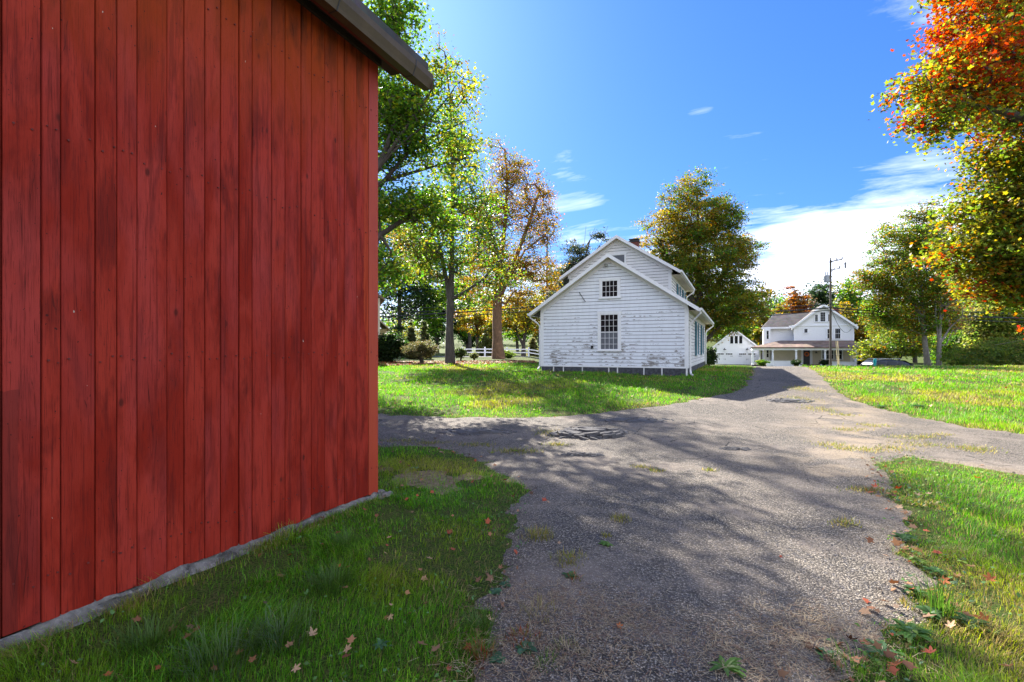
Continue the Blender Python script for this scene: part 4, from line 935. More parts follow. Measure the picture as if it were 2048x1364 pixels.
for (py, r_, lab, py0) in ((588, .065, 'thick cable sagging across the trees left of the tall thin trunk', 636), (582, .04, 'thin cable just above the thick one, left of the thin trunk', 630), (596, .045, 'lowest thin cable left of the tall thin trunk', 643), (575, .03, 'topmost thin cable among the trees left of the thin trunk', 622)):
    cable([px2w(380, py0 + 12, 46), px2w(1094, py + 24, 51.8)], [.25], r_, lab)
cable([px2w(1664, 622, 47.7), px2w(1704, 655, FAR + 1)], [1.3], .022, 'service drop wire looping from the pole to the porch house')
for k, (dx, lab) in enumerate(((0, 'pale guy wire guard leaning beside the utility pole, left of two'), (4, 'pale guy wire guard leaning beside the utility pole, right of two'))):
    a, b = px2w(1671.5 + dx, 682, 47.6), px2w(1678 + dx * .4, 733, 46.5); b.z = Z(b.x, b.y) - .1
    m = MB(); m.tube([(0, 0, 0), a - b], .045, 8); ob = m.build('guy_wire_guard', M['yellowwood'], None); ob.location = b; tag(ob, lab, 'guy guard')
b = local(1750, 36.5); topz = EYE + (HY - 717.0) * 36.5 / F - b.z
m = MB(); m.tube([(0, 0, -.1), (0, 0, topz - .35)], .075, 10); m.lathe((0, 0, topz - .36), [(.075, 0), (.10, .03), (.10, .30), (.07, .36)], 12)
ob = m.build('marker_post', M['tealplastic'], None); ob.location = b; tag(ob, 'teal utility marker post standing in front of the dark car', 'marker post')
def fence(pts, label, t, step=2.4):
    a = local(pts[0], t[0]); bq = local(pts[1], t[1]); d = bq - a; d.z = 0; n = int(d.length / step); root = empty('rail_fence', a, 0, label, 'fence')
    prev = None
    for i in range(n + 1):
        p = a + d * i / n; p.z = Z(p.x, p.y); q = p - a
        m = MB(); m.box(q.x - .07, q.x + .07, q.y - .07, q.y + .07, q.z - .1, q.z + 1.02); m.lathe((q.x, q.y, q.z + 1.02), [(.11, 0), (.11, .04), (.02, .10)], 4); m.build('post', M['white'], root)
        if prev is not None:
            for h in (.42, .80):
                r_ = MB(); u = (q - prev).normalized(); sdv = Vector((-u.y, u.x, 0)) * .02
                r_.prism([prev + sdv + Vector((0, 0, h)), prev - sdv + Vector((0, 0, h)), prev - sdv + Vector((0, 0, h + .12)), prev + sdv + Vector((0, 0, h + .12))], q - prev); r_.build('rail', M['white'], root)
        prev = q
fence((925, 1100), 'white two rail fence beyond the lawn, behind the thick ruddy trunk', (56, 58))
# street
def street():
    L_, T_ = np.meshgrid(np.linspace(-90, 90, 121), np.array([51.0, 52, 53, 54, 55, 56, 57.0])); T_ = T_ + L_ * -.03
    T_ = T_ + 3 * (L_ < 0) * np.minimum(1, -L_ / 10); X, Y = lt2w(L_, T_); v = np.stack([X, Y, zg(X, Y) + .02], -1).reshape(-1, 3); h, w = L_.shape
    i = (np.arange(h - 1)[:, None] * w + np.arange(w - 1)).ravel(); f = np.stack([i, i + 1, i + w + 1, i + w], -1)
    tag(link_mesh('road', np_mesh('road', v, f, smooth=True), M['road']), kind='structure')
street()
# ================================================================== parked car
def car():
    t0 = 40.0; base = local(1786, t0); zr = EYE + (HY - 718.6) * t0 / F; base.z = zr - 1.50
    root = empty('parked_car', base, YAW + R(3), 'dark navy station wagon parked on the low ground past the right lawn', 'car')
    st = [(-2.35, .42, .80, .86, .60, .74, .72), (-2.28, .30, .95, 1.12, .80, .84, .70), (-2.05, .25, .98, 1.36, .86, .88, .66), (-1.7, .22, .98, 1.47, .90, .90, .63), (-.8, .20, .97, 1.50, .91, .91, .64), (.2, .20, .96, 1.47, .91, .91, .62), (.75, .20, .95, 1.28, .91, .91, .64), (1.15, .20, .95, 1.02, .91, .90, .74), (1.6, .22, .90, .94, .90, .86, .70), (2.1, .26, .78, .84, .84, .78, .60), (2.35, .38, .62, .66, .66, .62, .5)]
    vs = []
    for x, z0, zb, zt, w0, wb, wt in st:
        h = [(w0 * .9, z0), (w0, z0 + .16), (wb, zb), (wt, zt - .05), (wt * .85, zt)]; vs += [(x, -w, z) for w, z in h] + [(x, w, z) for w, z in h[::-1]]
    k = 10; n = len(st); fs = [(i * k + j, (i + 1) * k + j, (i + 1) * k + (j + 1) % k, i * k + (j + 1) % k) for i in range(n - 1) for j in range(k)]; fs += [tuple(range(k)), tuple(range((n - 1) * k + k - 1, (n - 1) * k - 1, -1))]
    m = MB(); m.add(vs, fs); b = m.build('body', M['carpaint'], root, smooth=True); sb = b.modifiers.new('sub', 'SUBSURF'); sb.levels = 1; sb.render_levels = 1
    def lerp_st(x):
        for a, c in zip(st[:-1], st[1:]):
            if a[0] <= x <= c[0]:
                q = (x - a[0]) / (c[0] - a[0]); return [a[i] + (c[i] - a[i]) * q for i in range(7)]
    for s in (-1, 1):
        for xa, xb in ((-1.95, -1.25), (-1.15, -.30), (-.20, .72)):
            g = MB(); pts = []
            for x in np.linspace(xa, xb, 6):
                q = lerp_st(x); zb, zt = q[2] + .03, q[3] - .11
                pts.append(((x, s * (q[5] + .006), zb), (x, s * (q[6] + .015), max(zt, zb + .02))))
            v = [p for ab in pts for p in ab]; g.add(v, [(2 * i, 2 * i + 2, 2 * i + 3, 2 * i + 1) for i in range(5)]); g.build('side_window', M['carglass'], root)
    g = MB(); g.add([(.50, -.60, 1.43), (.50, .60, 1.43), (1.12, .74, 1.06), (1.12, -.74, 1.06)], [(0, 1, 2, 3)]); g.build('windscreen', M['carglass'], root)
    g = MB(); g.add([(-1.86, -.56, 1.47), (-1.86, .56, 1.47), (-2.32, .66, 1.04), (-2.32, -.66, 1.04)], [(3, 2, 1, 0)]); g.build('rear_window', M['carglass'], root)
    rr = MB()
    for s in (-.6, .6): rr.tube([(-1.7, s, 1.52), (-1.5, s, 1.56), (.1, s, 1.55), (.3, s, 1.50)], .02, 6)
    rr.build('roof_rail', M['metal'], root)
    for x in (-1.42, 1.42):
        for s in (-1, 1):
            w = MB(); w.tube([(x, s * .70, .33), (x, s * .91, .33)], .33, 20); wo = w.build('wheel', M['rubber'], root); r_ = MB(); r_.tube([(x, s * .90, .33), (x, s * .925, .33)], .21, 14); r_.build('rim', M['metal'], wo)
    for s in (-1, 1):
        l = MB(); l.box(-2.345, -2.20, s * .70 - .10, s * .70 + .12, .86, 1.0); l.build('tail_lamp', M['lamp'], root)
        l = MB(); l.box(.62, .78, s * 1.0 - .09, s * 1.0 + .06, .98, 1.12); l.build('wing_mirror', M['carpaint'], root)
        l = MB(); l.box(2.10, 2.30, s * .62 - .13, s * .62 + .12, .62, .74); l.build('headlight', M['metal'], root)
car()
# ================================================================== trees
GRN = [(.078, .165, .022), (.115, .215, .027), (.058, .122, .020), (.19, .26, .032), (.25, .26, .034)]
def lb(px, py, t, rx, ry=None, rd=None):
    p = px2w(px, py, t); s = t / F; r_ = rx * s; return (p.x, p.y, p.z, r_, (rd if rd else r_), (ry if ry else rx) * s)
def tp(*pts): return [tuple(px2w(*p)) for p in pts]
def base_at(px, t): p = local(px, t); return (p.x, p.y, p.z)
def trunk_path(px, t, pts):
    """from the ground at px, t up through (px, py) points at the same depth"""
    b = base_at(px, t); return [b] + [tuple(px2w(a, c, t)) for a, c in pts]
# big maple whose trunk stands behind the barn
t = 16
make_tree('maple_tree', 'huge green maple rising behind the red barn, its limbs reaching out past the eave', 'tree', base_at(690, t),
    [(trunk_path(690, t, [(690, 560), (694, 420), (700, 330), (706, 220), (708, 80), (705, -60)]), None),
     (tp((694, 420, t), (757, 335, t - .2), (830, 230, t - .5), (868, 172, t - .8)), (0, 2)),
     (tp((694, 420, t), (770, 360, t + .4), (850, 338, t + .8), (915, 318, t + 1)), (0, 2)),
     (tp((700, 330, t), (640, 220, t), (590, 60, t + .5)), (0, 3)),
     (tp((690, 560, t), (760, 470, t + .4), (830, 425, t + .6)), (0, 1)),
     (tp((706, 220, t), (760, 120, t), (800, 20, t)), (0, 4)), (tp((757, 335, t - .2), (800, 290, t - .3), (850, 250, t - .4), (900, 190, t - .8)), (1, 1)), (tp((757, 335, t - .2), (790, 250, t - .2), (830, 180, t - .4), (850, 120, t - .5)), (1, 1)), (tp((770, 360, t + .4), (820, 300, t + .3), (880, 265, t + .4), (925, 245, t + .2)), (2, 1))],
    [q + (5.0,) for q in (lb(785, 45, t, 68, 84), lb(785, 185, t, 50, 64), lb(800, 260, t + .4, 56, 54), lb(910, 290, t + .8, 50, 34), lb(800, 420, t + .5, 84, 44), lb(890, 450, t + .8, 56, 40), lb(790, 330, t + .6, 44, 40), lb(790, 540, t + .8, 46, 42), lb(850, 400, t + .6, 60, 40), lb(810, 215, t - .2, 56, 54), lb(840, 290, t + .2, 60, 44), lb(775, 270, t, 40, 50))]
    + [q + (1.7,) for q in (lb(862, 150, t - .6, 60, 46), lb(905, 160, t - .9, 46, 36), lb(930, 185, t - 1, 30, 34), lb(870, 235, t - .4, 72, 52), lb(900, 330, t + .8, 76, 40), lb(820, 230, t, 90, 110))]
    + [q + (.8,) for q in (lb(720, -70, t, 130, 90), lb(700, 130, t - .5, 80, 110), lb(690, 330, t - .5, 70, 80), lb(600, 200, t - .5, 110, 130), lb(590, 100, t, 130, 150), lb(560, 300, t + 1.5, 150, 120), lb(640, -120, t, 120, 80))],
    2500, 14, .58, .115, GRN, [4, 4.6, 3, 2.6, .9], .24, 'bark', 101, 'maple', .2, twig=.007, wander=.10, edge_pal=([(.19, .21, .03), (.28, .24, .03)], [2, 1]))
t = 27
make_tree('maple_tree', 'second green maple standing behind the barn, glimpsed through the limbs of the huge one', 'tree', base_at(700, t), [(trunk_path(700, t, [(700, 600), (702, 450), (705, 320), (705, 200), (705, 120)]), None)],
    [lb(715, 170, t, 62, 90), lb(745, 240, t, 44, 50), lb(700, 300, t, 80, 70), lb(765, 200, t - 1, 26, 40), lb(650, 220, t, 90, 110), lb(710, 60, t, 50, 50), lb(620, 330, t, 90, 90)], 700, 60, .7, .16, GRN + [(.34, .24, .03)], [3, 3, 3, 2, 1, .6], .3, 'bark', 112, twig=.012)
# slender tree with the forked dark trunk
t = 28
make_tree('maple_tree', 'tall slender maple with a dark forked trunk left of the ruddy trunked tree', 'tree', base_at(900, t),
    [(trunk_path(900, t, [(899, 660), (901, 600), (903, 540), (904, 470), (905, 400), (906, 300), (900, 200), (890, 110)]), None), (tp((901, 600, t), (893, 560, t), (880, 500, t), (868, 420, t)), (0, 2)), (tp((901, 590, t), (930, 583, t - .4), (965, 560, t - .8), (1000, 520, t - 1)), (0, 2))],
    [lb(882, 72, t, 24, 32), lb(895, 125, t, 44, 40), lb(932, 165, t, 36, 44), lb(915, 225, t, 46, 40), lb(920, 290, t, 50, 40), lb(905, 390, t, 72, 60), lb(870, 440, t, 60, 60), lb(960, 420, t, 50, 60), lb(905, 520, t, 75, 50), lb(975, 480, t - .5, 52, 50), lb(850, 530, t + .5, 60, 50), lb(1000, 555, t - .8, 52, 42), lb(930, 330, t, 50, 40), lb(960, 600, t, 45, 22), lb(830, 480, t, 60, 60)],
    700, 34, .72, .14, GRN + [(.22, .17, .03), (.20, .10, .02)], [3, 3.4, 3, 2, 1.2, .7, .4], .20, 'bark', 102, 'diamond', .30, twig=.012, edge_pal=([(.17, .17, .03), (.20, .12, .025)], [2, 1]))
# thick ruddy trunk, orange crown
t = 41
AUT = [(.23, .105, .020), (.28, .14, .022), (.16, .10, .024), (.22, .18, .026), (.13, .15, .025), (.32, .20, .026)]
make_tree('maple_tree', 'half bare maple with orange brown leaves and a thick ruddy trunk by the white fence', 'tree', base_at(996, t),
    [(trunk_path(997, t, [(995, 680), (994, 640), (995, 600), (1000, 530), (1010, 450), (1015, 380), (1010, 300)]), None), (tp((995, 600, t), (1030, 520, t), (1060, 440, t), (1080, 380, t)), (0, 3)), (tp((1000, 530, t), (975, 440, t), (965, 350, t)), (0, 4)), (tp((1000, 560, t), (1050, 500, t - .5), (1090, 470, t - 1)), (0, 3))],
    [lb(985, 292, t, 22, 26), lb(1020, 345, t, 52, 50), lb(1070, 390, t, 44, 48), lb(1000, 420, t, 62, 56), lb(1065, 460, t, 52, 56), lb(990, 520, t, 70, 55), lb(1050, 545, t - .5, 56, 56), lb(960, 470, t, 40, 60), lb(1040, 600, t, 45, 24), lb(1100, 470, t, 24, 40), lb(1085, 540, t, 34, 44), lb(935, 430, t, 40, 50), lb(1092, 420, t, 26, 40), lb(1100, 560, t, 22, 40), lb(960, 580, t, 50, 34)],
    900, 50, .85, .15, AUT, [2.4, 1.6, 2.4, 2, 3.6, .7], .40, 'barkred', 103, 'diamond', .30, twig=.012)
# low yellow-green trees beyond the fence
YEL = [(.22, .22, .035), (.30, .25, .035), (.13, .16, .03), (.34, .22, .03), (.30, .13, .025)]
t = 60
make_tree('small_tree', 'low spreading tree with yellow leaves and a forked trunk right of the ruddy trunk', 'tree', base_at(1047, t),
    [(trunk_path(1047, t, [(1047, 690), (1050, 668), (1060, 640)]), None), (tp((1047, 690, t), (1038, 675, t), (1030, 650, t)), (0, 1))],
    [lb(1035, 640, t, 40, 28), lb(1068, 632, t, 30, 30), lb(1000, 640, t, 30, 22), lb(1040, 605, t, 40, 22)], 190, 34, .9, .28, YEL, [3, 3, 2, 1.5, 1], .22, 'bark', 104, edge_pal=None, twig=.014)
t = 66
make_tree('small_tree', 'small tree with orange tinted yellow foliage between the two nearest trunks', 'tree', base_at(955, t),
    [(trunk_path(955, t, [(955, 690), (953, 655), (950, 630)]), None)], [lb(945, 640, t, 36, 26), lb(970, 660, t, 26, 30), lb(925, 632, t, 20, 14), lb(975, 625, t, 30, 20)], 150, 36, .9, .30, YEL, [2, 2, 2, 1.5, 1.2], .2, 'bark', 105, twig=.014)
# maple behind the farmhouse
t = 44
OLV = [(.15, .15, .022), (.20, .165, .022), (.105, .12, .02), (.27, .17, .02), (.075, .095, .018), (.30, .13, .02)]
make_tree('maple_tree', 'full round maple turning from green to orange behind the farmhouse roof', 'tree', base_at(1405, t),
    [(trunk_path(1405, t, [(1404, 690), (1400, 620), (1398, 540), (1396, 460), (1394, 390)]), None), (tp((1400, 620, t), (1440, 560, t), (1475, 500, t)), (0, 2)), (tp((1404, 690, t), (1450, 640, t - .5), (1500, 600, t - .5)), (0, 1)), (tp((1400, 620, t), (1350, 550, t), (1320, 480, t)), (0, 2))],
    [lb(1395, 375, t, 42, 38), lb(1350, 400, t, 40, 40), lb(1400, 440, t, 82, 60), lb(1445, 440, t, 42, 50), lb(1335, 470, t, 60, 60), lb(1400, 530, t, 110, 75), lb(1470, 500, t, 52, 46), lb(1330, 545, t, 66, 50), lb(1440, 600, t, 88, 52), lb(1500, 600, t - .5, 48, 40), lb(1470, 640, t - .5, 46, 24), lb(1400, 630, t + .5, 70, 40), lb(1440, 650, t - .5, 40, 26), lb(1416, 680, t, 14, 30)],
    1800, 66, .74, .17, OLV + GRN, [3, 2, 3.4, 1, 3, .5, 2, 2, 2.4, .8, .3], .36, 'bark', 106, 'diamond', .45, twig=.011, edge_pal=([(.26, .15, .022), (.28, .20, .03), (.14, .13, .02)], [2, 2, 3]))
# big maple on the right, its trunk outside the picture
t = 13.0
RED = [(.34, .046, .016), (.36, .09, .020), (.34, .13, .024), (.28, .030, .016)]
make_tree('maple_tree', 'fiery red, orange and green maple reaching in over the right lawn', 'tree', base_at(2330, t),
    [(trunk_path(2330, t, [(2330, 600), (2325, 450), (2315, 300), (2300, 120), (2290, -60), (2290, -200)]), None), (tp((2325, 450, t), (2200, 330, t - .5), (2060, 240, t - 1), (1940, 200, t - 1.2)), (0, 2)), (tp((2330, 560, t), (2200, 500, t), (2080, 450, t), (1980, 420, t + .3)), (0, 1)),
     (tp((2315, 300, t), (2180, 150, t), (2050, 40, t), (1950, 0, t)), (0, 3)), (tp((2330, 600, t), (2220, 640, t - .5), (2100, 670, t - .8), (1990, 690, t - 1)), (0, 1)), (tp((2330, 580, t), (2200, 570, t + .5), (2060, 560, t + .6)), (0, 1))],
    [lb(1945, 60, t - .5, 85, 80), lb(1870, 170, t - 1.1, 88, 48), lb(1850, 232, t - 1.2, 72, 22), lb(1900, 245, t - 1.2, 80, 48), lb(1960, 150, t - 1, 110, 90), lb(2060, 60, t, 130, 110), lb(2080, 220, t - .5, 130, 100), lb(2000, -60, t, 150, 70), lb(2200, 0, t, 170, 160), lb(2230, 220, t, 170, 150),
     lb(2010, 430, t + .3, 115, 42), lb(1960, 400, t + .3, 70, 40), lb(2000, 500, t + .3, 130, 50), lb(2060, 480, t, 130, 90), lb(1980, 570, t + .5, 70, 55), lb(2085, 560, t, 85, 60), lb(2200, 450, t, 160, 150), lb(2055, 668, t - 1, 50, 8), lb(2150, 640, t - 1, 80, 40), lb(2070, 345, t, 90, 40), lb(2010, 335, t + .5, 80, 46), lb(2080, 330, t + .3, 90, 60), lb(1990, 310, t + .2, 60, 36), lb(2040, 390, t + .2, 80, 50), lb(1965, 380, t + .4, 50, 30), lb(1950, 480, t + .5, 60, 44), lb(1995, 600, t + .6, 50, 40), lb(2020, 150, t + 1, 120, 120), lb(2030, 540, t + 1, 110, 90)],
    3300, 48, .46, .105, [(.17, .22, .030), (.25, .25, .032), (.12, .17, .026), (.32, .25, .032), (.34, .15, .026), (.08, .12, .02)], [3.6, 2.4, 3.2, 1.4, 1.8, 1], .40, 'bark', 107, 'maple', .40, twig=.006, wander=.09, edge_pal=(RED, [4, 3, 1.5, 2]))
# two-trunked tree at the far side of the right lawn
t = 47
make_tree('maple_tree', 'broad dark green maple with rusty tips beside the parked car', 'tree', base_at(1856, t),
    [(trunk_path(1857, t, [(1850, 690), (1846, 640), (1840, 560), (1835, 480), (1832, 430)]), None), (tp((1846, 640, t), (1800, 560, t), (1770, 520, t)), (0, 2))],
    [lb(1760, 640, t + .4, 40, 36), lb(1870, 640, t + 1, 56, 40), lb(1840, 435, t, 34, 40), lb(1800, 490, t, 62, 50), lb(1860, 490, t, 60, 60), lb(1780, 560, t, 62, 56), lb(1850, 570, t, 70, 56), lb(1770, 620, t + .5, 50, 40), lb(1820, 640, t + 1, 60, 45), lb(1740, 560, t, 32, 30), lb(1900, 560, t + .6, 40, 60), lb(1800, 680, t + 2, 40, 24)],
    1250, 70, .76, .18, OLV + GRN, [.8, .7, 1.2, .3, 1.2, .2, 3, 3, 2, 1.6, .8], .20, 'barkpale', 108, edge_pal=([(.26, .11, .02), (.22, .17, .03), (.10, .15, .02)], [.8, 1.2, 3]), shell=.35, twig=.012)
t = 46
make_tree('bare_tree', 'pale multi stemmed tree with bare branches and few tan leaves right of the dark maple', 'tree', base_at(1877, t),
    [(trunk_path(1877, t, [(1878, 690), (1880, 640), (1883, 560), (1884, 500)]), None), (tp((1878, 690, t), (1872, 640, t), (1869, 560, t), (1866, 500, t)), (0, 1)), (tp((1878, 690, t), (1900, 655, t), (1925, 632, t)), (0, 1)), (tp((1880, 650, t), (1895, 610, t), (1905, 570, t)), (0, 2)), (tp((1879, 715, t), (1892, 690, t), (1905, 660, t)), (0, 1))],
    [lb(1880, 560, t, 22, 60), lb(1910, 610, t, 34, 40), lb(1925, 650, t, 26, 22), lb(1875, 600, t, 24, 30)], 130, 7, .45, .20, [(.36, .27, .14), (.32, .20, .08), (.3, .22, .05)], [2, 1, 1], .17, 'barkpale', 109, twig=.011, shell=.3)
# shrubs and low trees at the right edge
def shrub(name, label, cat, base, lobes, n_cl, per, cl_r, leaf, pal, w, seed, trunk_r=.06, shape='diamond', barkm='bark', lm='leaf', group=None, shell=.5, tilt=.9, twig=.006):
    b = np.array(base); top = max(q[2] for q in lobes); r = np.random.default_rng(seed)
    trunks = [([tuple(b), tuple(b + np.array([.02, .0, (top - b[2]) * .15])), tuple(b + np.array([.03, .03, (top - b[2]) * .45]))], None)]
    for k in range(3):
        a = r.random() * 6.28; trunks.append(([(0, 0, 0), tuple(b + np.array([.3 * math.cos(a) * lobes[0][3], .3 * math.sin(a) * lobes[0][4], (top - b[2]) * .5]))], (0, 1)))
    o = make_tree(name, label, cat, base, trunks, lobes, n_cl, per, cl_r, leaf, pal, w, trunk_r, barkm, seed, shape, shell, group, None, lm, tilt, twig)
    for c in o.children:
        if c.name.startswith('trunk'): c.name = 'stem'
        elif c.name.startswith('crown'): c.name = 'foliage'
    return o
t = 42
shrub('juniper_bush', 'wide feathery green juniper filling the right edge beyond the lawn', 'bush', base_at(1985, t), [lb(1960, 712, t, 60, 26), lb(2020, 706, t, 60, 34), lb(2075, 705, t, 50, 36), lb(1925, 726, t, 30, 14)], 420, 60, .5, .20, [(.11, .17, .03), (.17, .21, .035), (.075, .12, .03), (.24, .21, .045)], [3, 3, 2, 1], 201, shape='blade', tilt=1.0)
t = 52
shrub('tall_shrub', 'pale yellow green leafy shrub rising behind the juniper', 'bush', base_at(1985, t), [lb(1975, 640, t, 44, 46), lb(2020, 650, t, 45, 50), lb(1965, 680, t, 36, 26)], 300, 44, .8, .30, [(.20, .23, .05), (.15, .20, .04), (.28, .27, .06), (.10, .14, .03)], [3, 3, 2, 2], 202, .12, twig=.012)
t = 58
shrub('wild_bush', 'yellow green bush under the dark maple, behind the parked car', 'bush', base_at(1790, t), [lb(1770, 690, t, 44, 32), lb(1815, 680, t, 40, 36), lb(1740, 705, t, 26, 22)], 300, 46, .7, .26, [(.20, .22, .035), (.14, .19, .03), (.32, .27, .04), (.10, .15, .03)], [3, 3, 1.6, 2], 221, .1, twig=.01)
shrub('wild_bush', 'shady green bush between the pale stems and the juniper', 'bush', base_at(1905, 60), [lb(1895, 700, 60, 40, 34), lb(1925, 690, 60, 34, 36)], 240, 46, .7, .26, GRN, [3, 3, 2, 1.6, .6], 222, .1, twig=.01)
t = 30
DK = [(.022, .045, .014), (.035, .065, .018), (.018, .034, .012), (.06, .095, .025)]
shrub('rhododendron', 'dense dark green rhododendron against the yellow house', 'bush', base_at(781, t), [lb(783, 692, t, 28, 28), lb(768, 700, t, 22, 24), lb(800, 700, t, 16, 20)], 240, 60, .35, .17, DK, [3, 3, 2, 1.2], 203, shape='diamond')
t = 28.5
shrub('round_bush', 'round olive brown bush with a dark narrow foot beside the rhododendron', 'bush', base_at(843, t), [lb(838, 700, t, 33, 17), lb(856, 695, t, 20, 15), lb(826, 704, t, 20, 12)], 200, 70, .26, .085, [(.13, .12, .05), (.09, .095, .035), (.20, .17, .08), (.06, .06, .025)], [3, 3, 1.5, 2], 204, .09, shape='blade')
t = 33
shrub('young_shrub', 'small open green shrub just right of the slender dark trunk', 'bush', base_at(921, t), [lb(920, 706, t, 13, 10)], 60, 40, .16, .09, [(.08, .11, .03), (.05, .08, .02)], [1, 1], 205, .03)
t = 34
shrub('young_shrub', 'small pale stemmed shrub in front of the fence, left of the ruddy trunk', 'bush', base_at(948, t), [lb(948, 711, t, 9, 8)], 40, 34, .13, .08, [(.16, .17, .06), (.10, .13, .04)], [1, 1], 206, .025)
t = 43
shrub('leafy_shrub', 'bright green leafy shrub at the foot of the ruddy trunk', 'bush', base_at(1017, t), [lb(1017, 709, t, 13, 8)], 60, 40, .22, .13, [(.14, .20, .035), (.10, .15, .03)], [1, 1], 207, .03)
def conifer(label, px, t, pw, ptop, pbot, pal, w, seed, group=None, lf=.22, nm='arborvitae', narrow=.35):
    b = base_at(px, t); s = t / F; lobes = []
    for i in range(7):
        q = i / 6; py = pbot + (ptop - pbot) * (q * .93 + .02); lobes.append(lb(px, py, t, max(pw * (1 - q ** 1.6 * (1 - narrow * .3)), pw * .16), (pbot - ptop) * .11))
    shrub(nm, label, 'conifer', b, lobes, 230, 60, pw * s * .22, lf, pal, w, seed, .1, 'blade', group=group, tilt=1.0, twig=.01)
CON = [(.075, .105, .035), (.11, .13, .04), (.05, .075, .03), (.15, .155, .055)]
conifer('pointed light green arborvitae behind the round bush, right of a pair', 848, 40, 18, 644, 712, CON, [2, 3, 2, 2], 211)
conifer('rounded grey green arborvitae behind the round bush, left of a pair', 822, 41, 17, 643, 712, [(.10, .12, .05), (.14, .15, .065), (.07, .09, .035)], [2, 2, 2], 212)
conifer('broad pale arborvitae just left of the ruddy trunk beyond the fence', 972, 62, 20, 662, 712, [(.20, .20, .06), (.14, .16, .045), (.10, .12, .04)], [2, 2, 1], 213)
conifer('pale rounded shrub like conifer beyond the fence beside the farmhouse wall', 1066, 64, 13, 672, 714, [(.22, .22, .09), (.17, .18, .07), (.24, .17, .09)], [2, 2, 1], 214)
# dark spruce behind the farmhouse roof
t = 62
SPR = [(.03, .042, .028), (.045, .06, .035), (.06, .075, .045), (.085, .085, .04)]
make_tree('spruce_tree', 'dark ragged spruce with bare top twigs behind the left roof slope of the farmhouse', 'tree', base_at(1165, t), [(trunk_path(1165, t, [(1165, 620), (1164, 540), (1172, 452)]), None), (tp((1164, 540, t), (1200, 490, t), (1216, 452, t)), (0, 2)), (tp((1164, 540, t), (1180, 480, t), (1190, 455, t)), (0, 2))],
    [lb(1150, 500, t, 30, 22), lb(1165, 545, t, 45, 36), lb(1130, 560, t, 26, 40), lb(1150, 610, t, 46, 40), lb(1115, 600, t, 22, 30), lb(1205, 475, t, 18, 10), lb(1190, 520, t, 34, 26)], 340, 50, .9, .34, SPR, [3, 3, 2, 1.4], .3, 'bark', 110, 'blade', .3, twig=.016, tilt=1.0)
# background trees: each its own tree, from a few kinds
BG = dict(green=(GRN, [3, 3, 3, 1.2, .6]), dark=([(.020, .042, .016), (.032, .06, .020), (.05, .08, .024), (.015, .03, .014)], [3, 3, 1.5, 2]), yellow=([(.20, .18, .03), (.28, .22, .035), (.14, .15, .03), (.30, .16, .025)], [3, 2, 2, 1]), orange=([(.22, .09, .025), (.28, .12, .025), (.16, .10, .03), (.20, .06, .02)], [3, 2, 2, 1.4]),
          brown=([(.13, .085, .04), (.17, .10, .045), (.09, .08, .03)], [2, 2, 2]), olive=(OLV, [2, 2, 3, 1, 2, .4]))
def far_tree(label, px, t, py_top, py_bot, rw, kind, seed, n=150, per=34, lf=.42, barkm='bark', group=None, trunk_show=.2):
    r = np.random.default_rng(seed); b = base_at(px, t); lobes = []
    H_ = py_bot - py_top
    for i in range(8):
        q = (i + .5) / 8; wv = math.sin(math.pi * min(1, .18 + q * .80)) ** .7; a = r.uniform(-.45, .45)
        lobes.append(lb(px + a * rw * wv, py_bot - H_ * (trunk_show + (1 - trunk_show) * q * .92), t + r.uniform(-.4, .4) * rw * t / F, rw * wv * r.uniform(.5, .8), H_ * .15))
    pal, w = BG[kind]; top = px2w(px + 3, py_top + H_ * .15, t); m = px2w(px - 2, py_bot - H_ * .4, t)
    make_tree('background_tree', label, 'tree', b, [([b, tuple(m), tuple(top)], None)], lobes, n, per, max(.6, rw * t / F * .24), lf, pal, w, .22, barkm, seed, 'diamond', .4, group, twig=.02)
# left: beyond the fence and the street
far_tree('tall deep green tree far behind the barn corner, left of the slender trunk', 800, 74, 380, 700, 75, 'dark', 301, 260, 40, .45)
far_tree('blue green leafy tree filling the gap left of the slender trunk, lower than its neighbour', 850, 82, 470, 700, 62, 'green', 302, 220, 40, .45)
far_tree('dark shaded tree low behind the arborvitae pair', 875, 92, 560, 702, 46, 'dark', 303, 170, 36, .5)
far_tree('dark rounded tree low behind the fence between the two main trunks', 935, 96, 600, 704, 40, 'dark', 304, 170, 36, .5)
far_tree('green tree far behind the fence just left of the ruddy trunk', 985, 100, 560, 702, 45, 'green', 305, 170, 36, .5)
far_tree('green tree in the far distance right of the ruddy trunk', 1035, 104, 590, 704, 40, 'green', 306, 150, 36, .5)
far_tree('greenish yellow tree in the far distance beside the farmhouse eave', 1080, 96, 560, 704, 40, 'yellow', 307, 150, 36, .5)
far_tree('olive tree behind the second utility pole', 1105, 72, 520, 700, 34, 'olive', 308, 170, 36, .42)
far_tree('tall green tree standing behind the yellow house', 742, 60, 300, 690, 80, 'green', 309, 240, 40, .4)
far_tree('sparse green tree high between the barn and the orange maple', 940, 88, 460, 700, 50, 'green', 310, 170, 30, .5)
